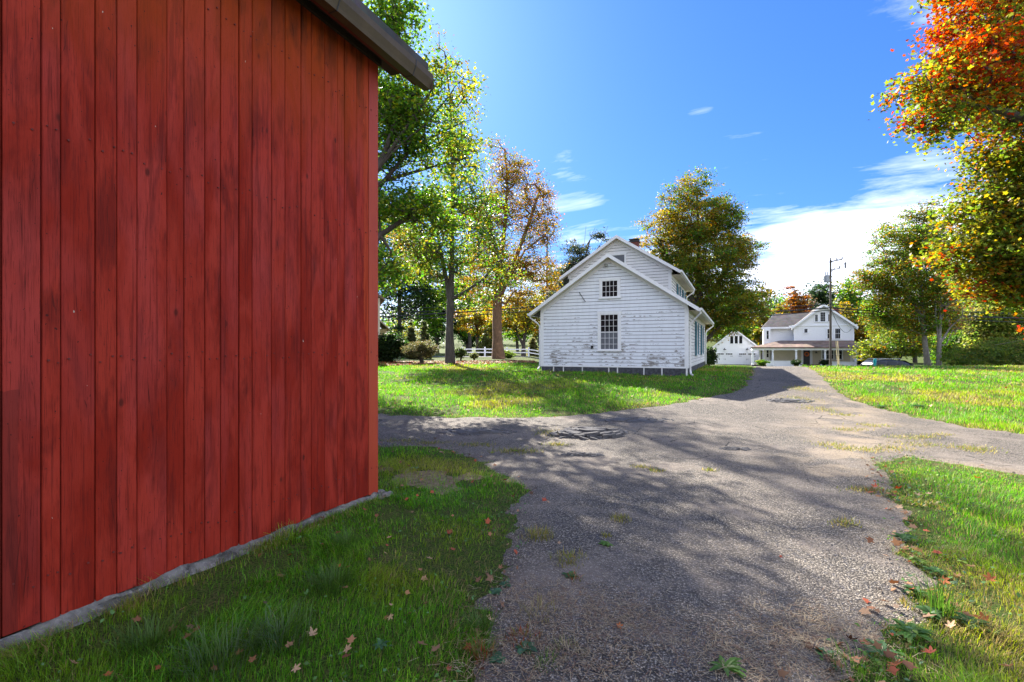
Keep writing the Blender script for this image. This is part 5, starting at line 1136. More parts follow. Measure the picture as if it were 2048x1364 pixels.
# right: wooded slope beyond the porch house
far_tree('rust orange tree standing above the left roof of the porch house', 1584, 108, 562, 720, 38, 'orange', 321, 200, 34, .5)
far_tree('brown half bare tree above the porch house roof beside the rust orange one', 1612, 118, 575, 720, 36, 'brown', 322, 180, 28, .5)
far_tree('dark green tree highest on the slope left of the utility pole', 1645, 128, 552, 720, 40, 'dark', 323, 190, 36, .6)
far_tree('rounded deep green tree just right of the utility pole top', 1700, 124, 545, 720, 46, 'green', 324, 210, 38, .6)
far_tree('golden tree glowing behind the chimney of the porch house', 1686, 92, 598, 722, 40, 'yellow', 325, 210, 36, .42)
far_tree('orange yellow tree right of the porch house', 1730, 88, 612, 726, 40, 'yellow', 326, 210, 36, .42)
far_tree('yellow green low tree beside the side room of the porch house', 1762, 80, 640, 732, 36, 'yellow', 327, 190, 36, .38)
far_tree('olive tree between the garage and the porch house', 1525, 92, 600, 722, 26, 'olive', 328, 160, 36, .42)
far_tree('green tree behind the garage roof', 1480, 104, 570, 722, 40, 'green', 329, 170, 36, .5)
far_tree('yellow tree peeking over the wing roof of the porch house', 1560, 96, 602, 722, 28, 'yellow', 330, 150, 34, .42)
far_tree('dark tree in the shade behind the bare pale stems', 1905, 66, 590, 734, 46, 'dark', 331, 190, 36, .4)
far_tree('green tree behind the dark maple trunk', 1830, 84, 600, 732, 48, 'olive', 332, 190, 36, .42)
far_tree('leafy green tree far right behind the fiery maple', 1990, 70, 480, 730, 70, 'green', 333, 220, 40, .42)
far_tree('tall green tree at the right end of the wooded slope', 2080, 84, 420, 730, 80, 'olive', 334, 200, 40, .5)
# dense wood closing the distance
def wood(label, cells, kind_w, seed, name='wood'):
    r = np.random.default_rng(seed); P, S, C = [], [], []
    for (px, t, top, rw) in cells:
        b = base_at(px, t); H_ = max(4.0, EYE + (HY - top) / F * t - b[2]); n = 700; s = rw * t / F
        d = r.normal(size=(n, 3)); d /= np.linalg.norm(d, axis=1, keepdims=True); d *= (r.random((n, 1)) ** .4)
        p = np.array([b[0], b[1], b[2] + H_ * .5]) + d * np.array([s, s, H_ * .5]); k = r.choice(list(kind_w), p=np.array(list(kind_w.values())) / sum(kind_w.values()))
        pal, w = BG[k]; c = palette(n, r, pal, w) * (.7 + .6 * r.random((n, 1))); P.append(p); C.append(c); S.append(.9 * (.6 + .7 * r.random(n)))
    P, S, C = np.concatenate(P), np.concatenate(S), np.concatenate(C)
    tag(link_mesh(name, leaf_mesh(name, P, S, C, 'diamond', r, .9), M['leaf']), label, 'woods', None, 'stuff')
r_ = np.random.default_rng(77)
wood('far wooded slope rising behind the porch house and garage', [(px + r_.uniform(-20, 20), 150 + r_.uniform(-12, 30), r_.uniform(556, 592), 36) for px in range(1440, 2300, 34)] + [(px, 135, r_.uniform(640, 670), 34) for px in range(1440, 2300, 40)], dict(green=3, dark=3, olive=3, orange=1, yellow=1.2), 401)
wood('far dark wood beyond the street on the left', [(px + r_.uniform(-20, 20), 150 + r_.uniform(-12, 30), r_.uniform(560, 640), 40) for px in range(300, 1240, 38)], dict(green=3, dark=4, olive=1), 402)
# foundation plants of the porch house
for px, rp, lab in ((1525, 12, 'clipped green shrub at the left end of the porch'), (1593, 9, 'dark rounded shrub below the porch left of the door'), (1651, 9, 'dark rounded shrub below the porch behind the utility pole'), (1722, 12, 'dark low hedge between the porch and the car')):
    t = 62.5; b = base_at(px, t); q = px2w(px, 727, t); shrub('porch_shrub', lab, 'bush', (b[0], b[1], min(b[2], q.z - .8)), [lb(px, 725.5, t, rp, 6)], 60, 40, .22, .14, DK if px > 1550 else GRN, [2, 2, 2, 1] if px > 1550 else [2, 2, 2, 1, 1], 500 + px, .04)
t = 45; shrub('dark_shrub', 'dark low shrub at the rear corner of the farmhouse', 'bush', base_at(1418, 33), [lb(1419, 712, 33, 10, 18)], 80, 40, .3, .14, DK, [2, 2, 2, 1], 591, .05)
# ================================================================== grass
def blades(name, label, poly, dens, tmin, tmax, seed, h=(.05, .09), wfac=1.0, lfar=40, straw=.12, lmin=-40, dry0=0.0):
    r = np.random.default_rng(seed); V = []; C = []
    bands = [(0, 4, 7500, .0030), (4, 7, 3800, .0040), (7, 11, 1500, .0062), (11, 16, 700, .009), (16, 23, 330, .014), (23, 31, 130, .024)]
    for (a, b, dn, wd) in bands:
        a, b = max(a, tmin), min(b, tmax)
        if b <= a: continue
        half = 1.25 * b + 1.5; lo, hi = max(-half, lmin), min(half, lfar); n = int((b - a) * (hi - lo) * dn * dens)
        l = r.uniform(lo, hi, n); t = r.uniform(a, b, n); k = np.abs(l) < 1.22 * t + 1.2; l, t = l[k], t[k]
        x, y = lt2w(l, t)
        if poly is None: s = np.full(len(x), 1.0)
        else: s = sdist(x, y, poly) + (fbm(x * 2.3, y * 2.3, 3) - .5) * .30 + (fbm(x * 7, y * 7, 3) - .5) * .26
        bare = fbm(x * 1.3 + 60, y * 1.3 + 20, 4)
        keep = (s > -.30) & (r.random(len(x)) < np.where(s > 0, np.clip((s + .10) * 5, 0, 1), .28 * np.exp(s * 14))) & (r.random(len(x)) < np.clip(1 - (bare - .60) * 9, .12, 1)) & ~((x < -3.50) & (y < 4.22) & (x > -11.2))
        keep &= ~((x > -7.85) & (x < -1.62) & (y > 19.97))
        bx = (x + 3.45) ** 2 / .34 + (y - 4.95) ** 2 / .16    # the worn patch at the barn corner
        keep &= (bx + (fbm(x * 5, y * 5, 2) - .5) * 2 > .8) | (r.random(len(x)) < .30)
        x, y, s, t = x[keep], y[keep], s[keep], t[keep]; n = len(x)
        if n == 0: continue
        tall = fbm(x * .8 + 11, y * .8 + 31, 3); tuft = np.clip((fbm(x * 3.1, y * 3.1, 2) - .56) * 7, 0, 1)
        hh = (h[0] + (h[1] - h[0]) * r.random(n)) * (.55 + .9 * tall) * (1 + 1.1 * tuft * (r.random(n) < .6)); hh *= np.clip(.45 + s * 1.2, .3, 1)
        an = r.uniform(0, 2 * np.pi, n); lean = np.abs(r.normal(0, .45, n)) + .12 + .35 * tuft; w = wd * wfac * (.7 + .6 * r.random(n))
        flow = fbm(x * 1.1 + 90, y * 1.1 + 3, 2) * 12; an = np.where(r.random(n) < .5, an, flow + r.normal(0, .5, n))
        dx, dy = np.cos(an), np.sin(an); fa = an + r.normal(0, .6, n); sx, sy = -np.sin(fa) * w / 2, np.cos(fa) * w / 2; z = zg(x, y) - .008
        m1 = hh * .55; o1 = lean * hh * .28; o2 = lean * hh
        v = np.stack([np.stack([x - sx, y - sy, z], -1), np.stack([x + sx, y + sy, z], -1), np.stack([x + dx * o1 - sx * .8, y + dy * o1 - sy * .8, z + m1], -1), np.stack([x + dx * o1 + sx * .8, y + dy * o1 + sy * .8, z + m1], -1), np.stack([x + dx * o2, y + dy * o2, z + hh * np.clip(1.05 - lean * .25, .3, 1)], -1)], 1)
        pal = np.array([(.085, .265, .012), (.115, .335, .015), (.062, .195, .014), (.185, .365, .020)]); c = pal[r.integers(0, 4, n)]
        dryn = fbm(x * .55 + 7, y * .55 + 70, 4) - dry0; yel = np.clip((dryn - .50) * 4.5, 0, 1)[:, None] * .7; c = c * (1 - yel) + np.array([.38, .36, .035]) * yel
        edge = np.clip(1 - s / .5, 0, 1); st = r.random(n) < straw + .30 * edge + .30 * np.clip((dryn - .55) * 5, 0, 1)
        c[st] = np.array([(.30, .22, .09), (.24, .17, .07), (.34, .27, .13)])[r.integers(0, 3, int(st.sum()))]; c = c * (.55 + .9 * r.random((n, 1)))
        V.append(v); C.append(c)
    V = np.concatenate(V); C = np.concatenate(C); n = len(V); o = (np.arange(n) * 5)[:, None]
    f = np.concatenate([o + np.array([0, 1, 3]), o + np.array([0, 3, 2]), o + np.array([2, 3, 4])], 1).reshape(-1, 3)
    ob = link_mesh(name, np_mesh(name, V.reshape(-1, 3), f, np.repeat(C, 3, 0)), M['grass']); tag(ob, label, 'grass', None, 'stuff')
    return n
blades('grass', 'shaded rough grass between the barn and the driveway', G1, 1.0, 1.0, 9, 601, (.042, .075), lfar=3, lmin=-9, straw=.05, dry0=.06)
blades('grass', 'rough grass fringe along the pale barn footing', [(-3.535, -3), (-3.36, -3), (-3.34, 4.35), (-3.535, 4.35)], 1.3, 1.0, 9, 605, (.07, .13), lfar=3, lmin=-9, straw=.3)
blades('grass', 'dappled lawn in front of the white farmhouse', G2, 1.0, 8, 31, 602, (.05, .09), lfar=16)
blades('grass', 'sunlit lawn right of the driveway, running to the juniper', G3, 1.0, 8, 31, 603, (.06, .10), lmin=3, straw=.2)
blades('grass', 'sunny weedy verge at the near right of the driveway', G4, 1.0, 1.0, 9, 604, (.04, .07), lmin=.5, straw=.2, dry0=.03)
# thin patches of grass growing through the gravel
def patches():
    spots = [(1660, 892, .30, .10), (1690, 900, .35, .10), (1740, 903, .32, .12), (1790, 900, .30, .12), (1700, 862, .35, .10), (1745, 853, .40, .12), (1810, 878, .35, .12), (1850, 876, .30, .10), (1835, 892, .45, .12), (1935, 898, .40, .12), (1885, 872, .25, .08), (1960, 905, .3, .1), (1690, 832, .30, .1), (1640, 820, .4, .25), (1600, 800, .5, .3), (1610, 780, .6, .4),
             (1850, 1010, .2, .1), (1735, 985, .25, .07), (1690, 1052, .13, .05), (1115, 892, .22, .07), (1050, 905, .3, .12), (1010, 905, .25, .1), (950, 893, .4, .08), (860, 889, .4, .06), (800, 885, .4, .08), (1090, 868, .25, .2), (1280, 938, .12, .05), (1310, 945, .1, .05), (1420, 945, .08, .04)]
    r = np.random.default_rng(605); V, C = [], []
    for (px, py, a, b) in spots:
        cx, cy = px2g(px, py); n = int(3200 * a * max(b, .1)) + 90; q = r.normal(size=(n, 2)) * .5; x = cx + q[:, 0] * a * CA - q[:, 1] * b * 2 * SA; y = cy + q[:, 0] * a * SA + q[:, 1] * b * 2 * CA
        hh = .045 * (.4 + r.random(n)); an = r.uniform(0, 6.28, n); le = .5 + r.random(n) * .9; dx, dy = np.cos(an), np.sin(an); w = .006; z = zg(x, y) + .012
        sx, sy = -dy * w, dx * w; v = np.stack([np.stack([x - sx, y - sy, z], -1), np.stack([x + sx, y + sy, z], -1), np.stack([x + dx * hh * le, y + dy * hh * le, z + hh], -1)], 1)
        c = np.array([(.26, .22, .05), (.16, .19, .03), (.34, .26, .10), (.10, .15, .025)])[r.choice(4, n, p=[.3, .3, .25, .15])] * (.7 + .6 * r.random((n, 1))); V.append(v); C.append(c)
    V = np.concatenate(V); C = np.concatenate(C); n = len(V)
    tag(link_mesh('weed_patches', np_mesh('weed_patches', V.reshape(-1, 3), np.arange(3 * n).reshape(n, 3), C), M['grass']), 'thin yellowing grass growing up through the worn driveway', 'weeds', None, 'stuff')
patches()
# pebbles loose on the drive
def pebbles():
    r = np.random.default_rng(606); n = 42000; t = 1.6 + 8 * r.random(n) ** 1.5; l = (r.random(n) * 2.4 - 1.0) * t; x, y = lt2w(l, t); s = grass_sd(x, y); k = (s < .02) & (x > -3.2); x, y, s = x[k], y[k], s[k]; n = len(x)
    sz = .0035 + .0045 * r.random(n) ** 3 + .006 * (r.random(n) < .012); oct_ = np.array([(1, 0, 0), (0, 1, 0), (-1, 0, 0), (0, -1, 0), (0, 0, .7), (0, 0, -.6)]); fr = frames(n, r, tilt=.5)
    v = np.einsum('ki,nij->nkj', oct_, fr) * (sz[:, None, None] * (.7 + .6 * r.random((n, 6, 1)))) + np.stack([x, y, zg(x, y) + .022], -1)[:, None]
    tri = np.array([(0, 1, 4), (1, 2, 4), (2, 3, 4), (3, 0, 4), (1, 0, 5), (2, 1, 5), (3, 2, 5), (0, 3, 5)]); f = (np.arange(n)[:, None, None] * 6 + tri).reshape(-1, 3)
    c = np.array([(.10, .10, .11), (.20, .19, .18), (.34, .31, .28), (.06, .06, .07), (.28, .22, .17)])[r.choice(5, n, p=[.3, .28, .15, .2, .07])] * (.7 + .6 * r.random((n, 1)))
    tag(link_mesh('gravel', np_mesh('gravel', v.reshape(-1, 3), f, np.repeat(c, 8, 0)), M['pebble']), 'loose grey and tan gravel scattered over the driveway', 'gravel', None, 'stuff')
pebbles()
# leaf litter: the mulch bed under the left trees and specks over the lawns
def litter(name, label, n, area, seed, size, pal, dens=None, lift=.03, shape='maple'):
    r = np.random.default_rng(seed); l = r.uniform(area[0], area[1], n); t = r.uniform(area[2], area[3], n); x, y = lt2w(l, t)
    k = ~((x < -3.4) & (y < 4.3)) & ~((x > -7.85) & (x < -1.62) & (y > 19.9) & (y < 31.4))
    if dens is not None: k &= dens(x, y, l, t, r)
    x, y = x[k], y[k]; n = len(x); p = np.stack([x, y, zg(x, y) + lift * (.5 + r.random(n))], -1)
    c = np.array(pal)[r.integers(0, len(pal), n)] * (.65 + .7 * r.random((n, 1)))
    tag(link_mesh(name, leaf_mesh(name, p, size * (.6 + .7 * r.random(n)), c, shape, r, .45), M['dry']), label, 'leaves', None, 'stuff')
BRN = [(.26, .13, .06), (.20, .085, .04), (.34, .20, .11), (.30, .07, .03), (.16, .09, .05)]
litter('leaf_litter', 'brown fallen leaves carpeting the bed under the left trees', 9000, (-9.5, 1.6, 25, 36), 611, .13, BRN, lambda x, y, l, t, r: (np.abs(t - 29.5 - .35 * (l + 4) - 2 * (fbm(l * .6, t * .3) - .5)) < 3.2) & (r.random(len(x)) < .9), .05)
litter('leaf_litter', 'small dry leaf pieces sunk in the shaded grass by the barn', 260, (-3, .7, 1.8, 7.5), 619, .05, BRN, lambda x, y, l, t, r: sdist(x, y, G1) > 0, .045)
litter('leaf_litter', 'scattered fallen leaves speckling the farmhouse lawn', 900, (-4.5, 12, 11, 25), 612, .075, BRN + [(.35, .24, .05)], lambda x, y, l, t, r: sdist(x, y, G2) > 0, .06)
litter('leaf_litter', 'fallen leaves dotted over the sunlit right lawn', 900, (5, 26, 9, 27), 613, .08, BRN, lambda x, y, l, t, r: sdist(x, y, G3) > 0, .07)
litter('leaf_litter', 'drift of dry leaf fragments along the right edge of the gravel', 900, (1.2, 5.2, 2.0, 8), 616, .06, BRN, lambda x, y, l, t, r: (np.abs(sdist(x, y, G4)) < .22) & (fbm(x * 2, y * 2, 3) > .42), .035)
litter('ground_cover', 'low broad leaved weeds growing thick along the right verge', 5200, (.8, 6, 1.8, 7), 617, .034, [(.06, .14, .025), (.09, .19, .03), (.14, .22, .03), (.05, .11, .05)], lambda x, y, l, t, r: (sdist(x, y, G4) > -.12) & (sdist(x, y, G4) < .75) & (fbm(x * 2.2 + 5, y * 2.2, 3) > .47), .045, 'diamond')
litter('ground_cover', 'clover leaves scattered through the shaded grass near the gravel', 1500, (-2.6, .6, 2.0, 6), 618, .026, [(.06, .14, .025), (.08, .17, .05)], lambda x, y, l, t, r: (sdist(x, y, G1) > -.05) & (fbm(x * 2.2 + 5, y * 2.2, 3) > .50), .045, 'diamond')
litter('leaf_litter', 'small leaf crumbs along the driveway edges', 1500, (-3, 9, 2.2, 14), 614, .045, BRN, lambda x, y, l, t, r: np.abs(grass_sd(x, y)) < .16, .03)
# straw thatch lying on the gravel near the camera
def thatch():
    r = np.random.default_rng(615); n = 5200; spots = [px2g(*p) for p in ((1150, 1210), (1230, 1240), (1300, 1260), (1100, 1290), (1560, 1290), (1600, 1250), (1520, 1345), (1420, 1310), (1050, 1200), (1000, 1330), (1190, 1330), (1680, 1290))]
    q = np.array(spots)[r.integers(0, len(spots), n)] + r.normal(size=(n, 2)) * .16; x, y = q[:, 0], q[:, 1]; a = r.uniform(0, 6.28, n); L_ = .02 + .05 * r.random(n); w = .0012
    dx, dy = np.cos(a) * L_, np.sin(a) * L_; sx, sy = -np.sin(a) * w, np.cos(a) * w; z = zg(x, y) + .028 + .012 * r.random(n); z2 = z + r.normal(0, .006, n)
    v = np.stack([np.stack([x - sx, y - sy, z], -1), np.stack([x + sx, y + sy, z], -1), np.stack([x + dx + sx, y + dy + sy, z2], -1), np.stack([x + dx - sx, y + dy - sy, z2], -1)], 1)
    c = np.array([(.40, .32, .20), (.30, .22, .13), (.22, .13, .08)])[r.integers(0, 3, n)]
    tag(link_mesh('dry_grass', np_mesh('dry_grass', v.reshape(-1, 3), np.arange(4 * n).reshape(n, 4), c), M['dry']), 'dry straw coloured grass strands lying on the near driveway', 'dry grass', None, 'stuff')
thatch()
# ================================================================== single fallen leaves
def fallen_leaf_mesh(seed, c):
    r = np.random.default_rng(seed); out = []; lobes = [(0, 1.0), (.95, .86), (-.95, .86), (1.95, .62), (-1.95, .62)]; pts = []
    for i, a in enumerate(np.linspace(-2.75, 2.75, 41)):
        rr = .26
        for la, ll in lobes: rr = max(rr, ll * max(0, 1 - .62 * (abs(a - la) / .47) ** 1.2) * (1 + .07 * math.sin(a * 23)), .3)
        pts.append((math.sin(a) * rr, math.cos(a) * rr))
    curl = r.uniform(.5, 1.3); cz = lambda x, y: curl * (x * x * .55 + .35 * y * y) * (1 + .3 * math.sin(3 * x + 2 * y)) + .05 * abs(x)
    V = [(0, 0, .0)] + [(x, y, cz(x, y)) for x, y in pts] + [(.4 * x, .4 * y, cz(.4 * x, .4 * y) * .8) for x, y in pts]; n = len(pts); F_ = []
    for i in range(n - 1): F_ += [(0, n + 1 + i, n + 2 + i), (n + 1 + i, 1 + i, 2 + i), (n + 1 + i, 2 + i, n + 2 + i)]
    V += [(-.02, -.05, .0), (.02, -.05, 0), (.06, -.75, .22)]; k = len(V); F_.append((k - 3, k - 2, k - 1))
    return np_mesh('fallen_leaf', np.array(V), np.array(F_), np.tile(np.array(c) * 1.0, (len(F_), 1)) * r.uniform(.8, 1.2, (len(F_), 1)))
LC = dict(tan=(.42, .27, .16), brown=(.20, .10, .055), red=(.34, .06, .028), orange=(.42, .13, .04), dark=(.12, .055, .032))
protos = {}
for k, c in LC.items():
    protos[k] = [fallen_leaf_mesh(700 + 7 * i + len(k), c) for i in range(2)]
    for me in protos[k]: me.materials.append(M['dry'])
def drop(px, py, kind, size, label, group=None, i=0):
    x, y = px2g(px, py); o = bpy.data.objects.new('fallen_leaf', protos[kind][i % 2]); col.objects.link(o)
    o.location = (x, y, Z(x, y) + (.045 if float(grass_sd(np.array([x]), np.array([y]))[0]) > 0 else .03)); size *= .70; o.scale = (size, size, size); o.rotation_euler = (random.uniform(-.7, .7), random.uniform(-.7, .7), random.uniform(0, 6.28)); tag(o, label, 'leaf', group)
for i, (px, py, k, s, lab) in enumerate([
    (150, 1345, 'tan', .055, 'tan curled leaf in the dark grass at the bottom left corner'), (340, 1275, 'brown', .05, 'brown leaf half sunk in the grass below the barn wall'), (625, 1285, 'tan', .06, 'pale tan leaf standing upright in the middle of the shaded grass'), (693, 1315, 'tan', .055, 'tan leaf right of the upright pale one in the shaded grass'), (753, 1162, 'dark', .075, 'dark red brown leaf in the grass, largest near the barn'), (780, 1248, 'tan', .04, 'small tan leaf below the dark red brown one'),
    (850, 1222, 'brown', .04, 'small brown leaf near the gravel edge in the shaded grass'), (575, 1196, 'tan', .035, 'small tan leaf lying close to the barn footing'), (645, 1045, 'brown', .05, 'brown leaf resting on the pale barn footing'), (590, 1355, 'tan', .05, 'tan leaf at the bottom edge of the shaded grass'), (945, 972, 'red', .05, 'red leaf in the green grass near the driveway bend'), (980, 1255, 'tan', .055, 'tan leaf at the grass edge beside the broad leaved weeds'),
    (1005, 1222, 'brown', .05, 'brown leaf on the gravel above the broad leaved weeds'), (1090, 1007, 'red', .06, 'red leaf on the gravel just right of the grass bend'), (1098, 1010, 'tan', .05, 'pale leaf beside the red one right of the grass bend'), (1062, 992, 'orange', .045, 'orange leaf at the tip of the grass bend'), (1117, 1093, 'tan', .035, 'small tan leaf on gravel near the yellow grass tuft'), (1237, 1263, 'orange', .04, 'small orange leaf in the middle of the shaded gravel'),
    (1065, 1323, 'brown', .045, 'brown leaf under the rosette at the lower gravel edge'), (962, 1358, 'dark', .06, 'dark leaf at the bottom edge beside the red leaved plant'), (1000, 1148, 'brown', .04, 'brown leaf on the thin grass edge'),
    (1752, 978, 'red', .075, 'red leaf at the upper tip of the right verge'), (1795, 985, 'red', .09, 'deep red leaf pile top on the right verge'), (1790, 1000, 'dark', .07, 'dark leaf tucked below the deep red one'), (1795, 1022, 'tan', .075, 'tan leaf in the pale heap at the right gravel edge'), (1812, 1030, 'tan', .07, 'second tan leaf in the pale heap, nearer the grass'), (1780, 1025, 'brown', .06, 'brown leaf on the gravel side of the pale heap'),
    (1800, 1095, 'brown', .06, 'brown leaf beside the dark green rosette on the right edge'), (1815, 1105, 'tan', .055, 'tan leaf below the dark green rosette'), (1825, 1125, 'tan', .06, 'tan leaf by the yellow green weeds on the right edge'), (1885, 1172, 'orange', .07, 'orange leaf catching sun in the right verge'), (1915, 1165, 'tan', .06, 'tan folded leaf right of the sunny orange one'), (1980, 1172, 'orange', .07, 'orange brown leaf in the sunny grass at far right'),
    (1945, 1145, 'tan', .07, 'pale flat leaf in the sunny grass of the right verge'), (1970, 1255, 'orange', .075, 'orange curled leaf low in the right verge'), (1900, 1268, 'tan', .06, 'tan leaf between the dandelions of the right verge'), (1862, 1322, 'red', .07, 'bright red leaf at the lower right'), (1790, 1345, 'orange', .075, 'rusty orange leaf at the bottom right edge'), (1655, 1330, 'dark', .055, 'dark leaf at the foot of the shaded right verge'),
    (1700, 1288, 'dark', .06, 'dark curled leaf standing on the shaded gravel edge'), (2020, 1350, 'brown', .07, 'brown leaf at the bottom right corner'), (1955, 963, 'orange', .08, 'orange leaf lying alone high in the sunny verge'), (1835, 998, 'tan', .07, 'tan leaf in the grass above the pale heap'), (1858, 996, 'tan', .06, 'tan leaf right of the grass above the pale heap'), (1560, 1120, 'red', .03, 'tiny red leaf on the sunlit gravel'), (870, 880, 'brown', .08, 'brown leaf clump on the far gravel near the barn corner'), (1160, 1195, 'tan', .03, 'tiny tan leaf among the straw on the gravel')]):
    drop(px, py, k, s, lab, None, i)
# ================================================================== weeds and tufts
def leafy(name, label, px, py, n, L_, wd, c, seed, rise=.35, cat='weed', jag=False, spread=1.0):
    x, y = px2g(px, py); r = np.random.default_rng(seed); V, C = [], []
    for i in range(n):
        a = i * 2.4 + r.normal(0, .25); l = L_ * r.uniform(.6, 1.1); w = wd * r.uniform(.8, 1.2); el = rise * r.uniform(.4, 1.5); col_ = np.array(c) * r.uniform(.7, 1.35); d = np.array([math.cos(a), math.sin(a)]); p = np.array([-d[1], d[0]])
        m = 7; off = r.normal(0, .15 * L_ * spread, 2) * (spread > 1.2); rows = []
        for j in range(m + 1):
            q = j / m; ww = w * math.sin(math.pi * min(.97, .10 + q * .88)) ** .8 * (1 - .35 * (j % 2) * jag); cx_, cy_ = off + d * l * q * math.cos(el); z = l * math.sin(el) * (q - .55 * q * q * 1.3) * 1.3 + .012
            rows.append([(cx_ - p[0] * ww, cy_ - p[1] * ww, z + .25 * ww), (cx_, cy_, z), (cx_ + p[0] * ww, cy_ + p[1] * ww, z + .25 * ww)])
        for j in range(m):
            for s in (0, 1): V += [rows[j][s], rows[j][s + 1], rows[j + 1][s + 1], rows[j + 1][s]]; C.append(col_)
    n_ = len(C); o = link_mesh(name, np_mesh(name, np.array(V), np.arange(4 * n_).reshape(n_, 4), np.array(C)), M['grass']); o.location = (x, y, Z(x, y) + .012); tag(o, label, cat); return o
G_ = (.055, .12, .035); GL = (.13, .20, .03); BGc = (.06, .13, .065)
for i, (px, py, n, L_, w, c, jag, lab) in enumerate([(1050, 1308, 11, .10, .026, BGc, False, 'broad leaved rosette at the lower edge of the gravel, largest there'), (995, 1330, 9, .08, .022, BGc, False, 'smaller rosette left of the largest one at the gravel edge'), (990, 1192, 9, .08, .024, BGc, False, 'bluish green clover like weed at the grass edge'), (1010, 1178, 7, .07, .022, BGc, False, 'second bluish weed just above the first at the grass edge'), (1138, 1160, 7, .085, .022, G_, False, 'upright broad leaf weed in the gravel below the yellow tuft'),
    (1212, 1095, 16, .08, .020, (.09, .17, .03), False, 'low green weed mat in the middle of the gravel'), (1450, 1345, 14, .14, .020, (.08, .16, .03), True, 'dandelion rosette at the bottom edge of the gravel'), (1806, 1082, 16, .13, .026, G_, False, 'dark green plantain at the right gravel edge'), (1835, 1130, 16, .12, .020, GL, True, 'yellow green dandelion along the right verge'), (1870, 1150, 14, .11, .022, G_, True, 'green dandelion behind the yellow green one'), (1830, 1190, 14, .10, .020, G_, False, 'green weed spilling onto the gravel from the right verge'),
    (1860, 1235, 18, .12, .024, G_, False, 'broad leaf plantain cluster in the right verge'), (1820, 1275, 18, .16, .026, (.07, .15, .03), True, 'long leaved dandelion low in the right verge, largest of all'), (1765, 1312, 16, .13, .024, (.06, .13, .05), True, 'shaded dandelion at the lower right verge'), (1650, 1318, 10, .09, .018, BGc, True, 'bluish shaded weed at the tip of the lower verge'), (1940, 1255, 14, .12, .026, G_, False, 'weed rosette beside the curled orange leaf'), (1835, 815, 14, .2, .05, (.03, .08, .02), False, 'dark round weed at the edge of the sunlit lawn'),
    (1760, 815, 12, .2, .04, G_, False, 'green weed at the left edge of the sunlit lawn'), (830, 940, 14, .10, .022, (.10, .18, .09), True, 'pale green rosette in the bare patch at the barn corner'), (760, 1300, 7, .07, .018, BGc, True, 'small weed in the shaded grass'), (1030, 905, 10, .06, .025, (.22, .32, .03), False, 'bright lime moss clump at the end of the near grass'), (985, 908, 8, .05, .02, (.22, .32, .03), False, 'bright lime moss clump left of the other one')]):
    leafy('weed_rosette', lab, px, py, n, L_ * .8, w * .75, tuple(q * 1.25 for q in c), 800 + i, jag=jag)
def tuft(label, px, py, n, hgt, rad, pal, seed, lean=.5, cat='grass tuft', w=.004):
    x0, y0 = px2g(px, py); r = np.random.default_rng(seed); q = r.normal(size=(n, 2)) * .5; q = q / np.maximum(1, np.hypot(q[:, 0], q[:, 1])[:, None]) * rad; a = np.arctan2(q[:, 1], q[:, 0]) + r.normal(0, .6, n); h = hgt * (.45 + .7 * r.random(n)); le = lean * (.3 + r.random(n)); dx, dy = np.cos(a), np.sin(a); sx, sy = -dy * w / 2, dx * w / 2; x, y = q.T; z = np.zeros(n)
    st = lambda *v: np.stack(v, -1)
    v = np.stack([st(x - sx, y - sy, z), st(x + sx, y + sy, z), st(x + dx * le * h * .3 + sx, y + dy * le * h * .3 + sy, h * .6), st(x + dx * le * h * .3 - sx, y + dy * le * h * .3 - sy, h * .6), st(x + dx * le * h, y + dy * le * h, h * .95)], 1); o = (np.arange(n) * 5)[:, None]
    f = np.concatenate([o + np.array([0, 1, 2]), o + np.array([0, 2, 3]), o + np.array([3, 2, 4])], 1).reshape(-1, 3); c = np.array(pal)[r.integers(0, len(pal), n)] * (.7 + .6 * r.random((n, 1)))
    ob = link_mesh('grass_tuft', np_mesh('grass_tuft', v.reshape(-1, 3), f, np.repeat(c, 3, 0)), M['grass']); ob.location = (x0, y0, Z(x0, y0) + .01); tag(ob, label, cat)
YT = [(.24, .22, .04), (.16, .19, .03), (.32, .24, .08)]; GT = [(.06, .13, .02), (.09, .17, .03)]; RT = [(.30, .07, .03), (.22, .12, .03), (.14, .15, .03)]
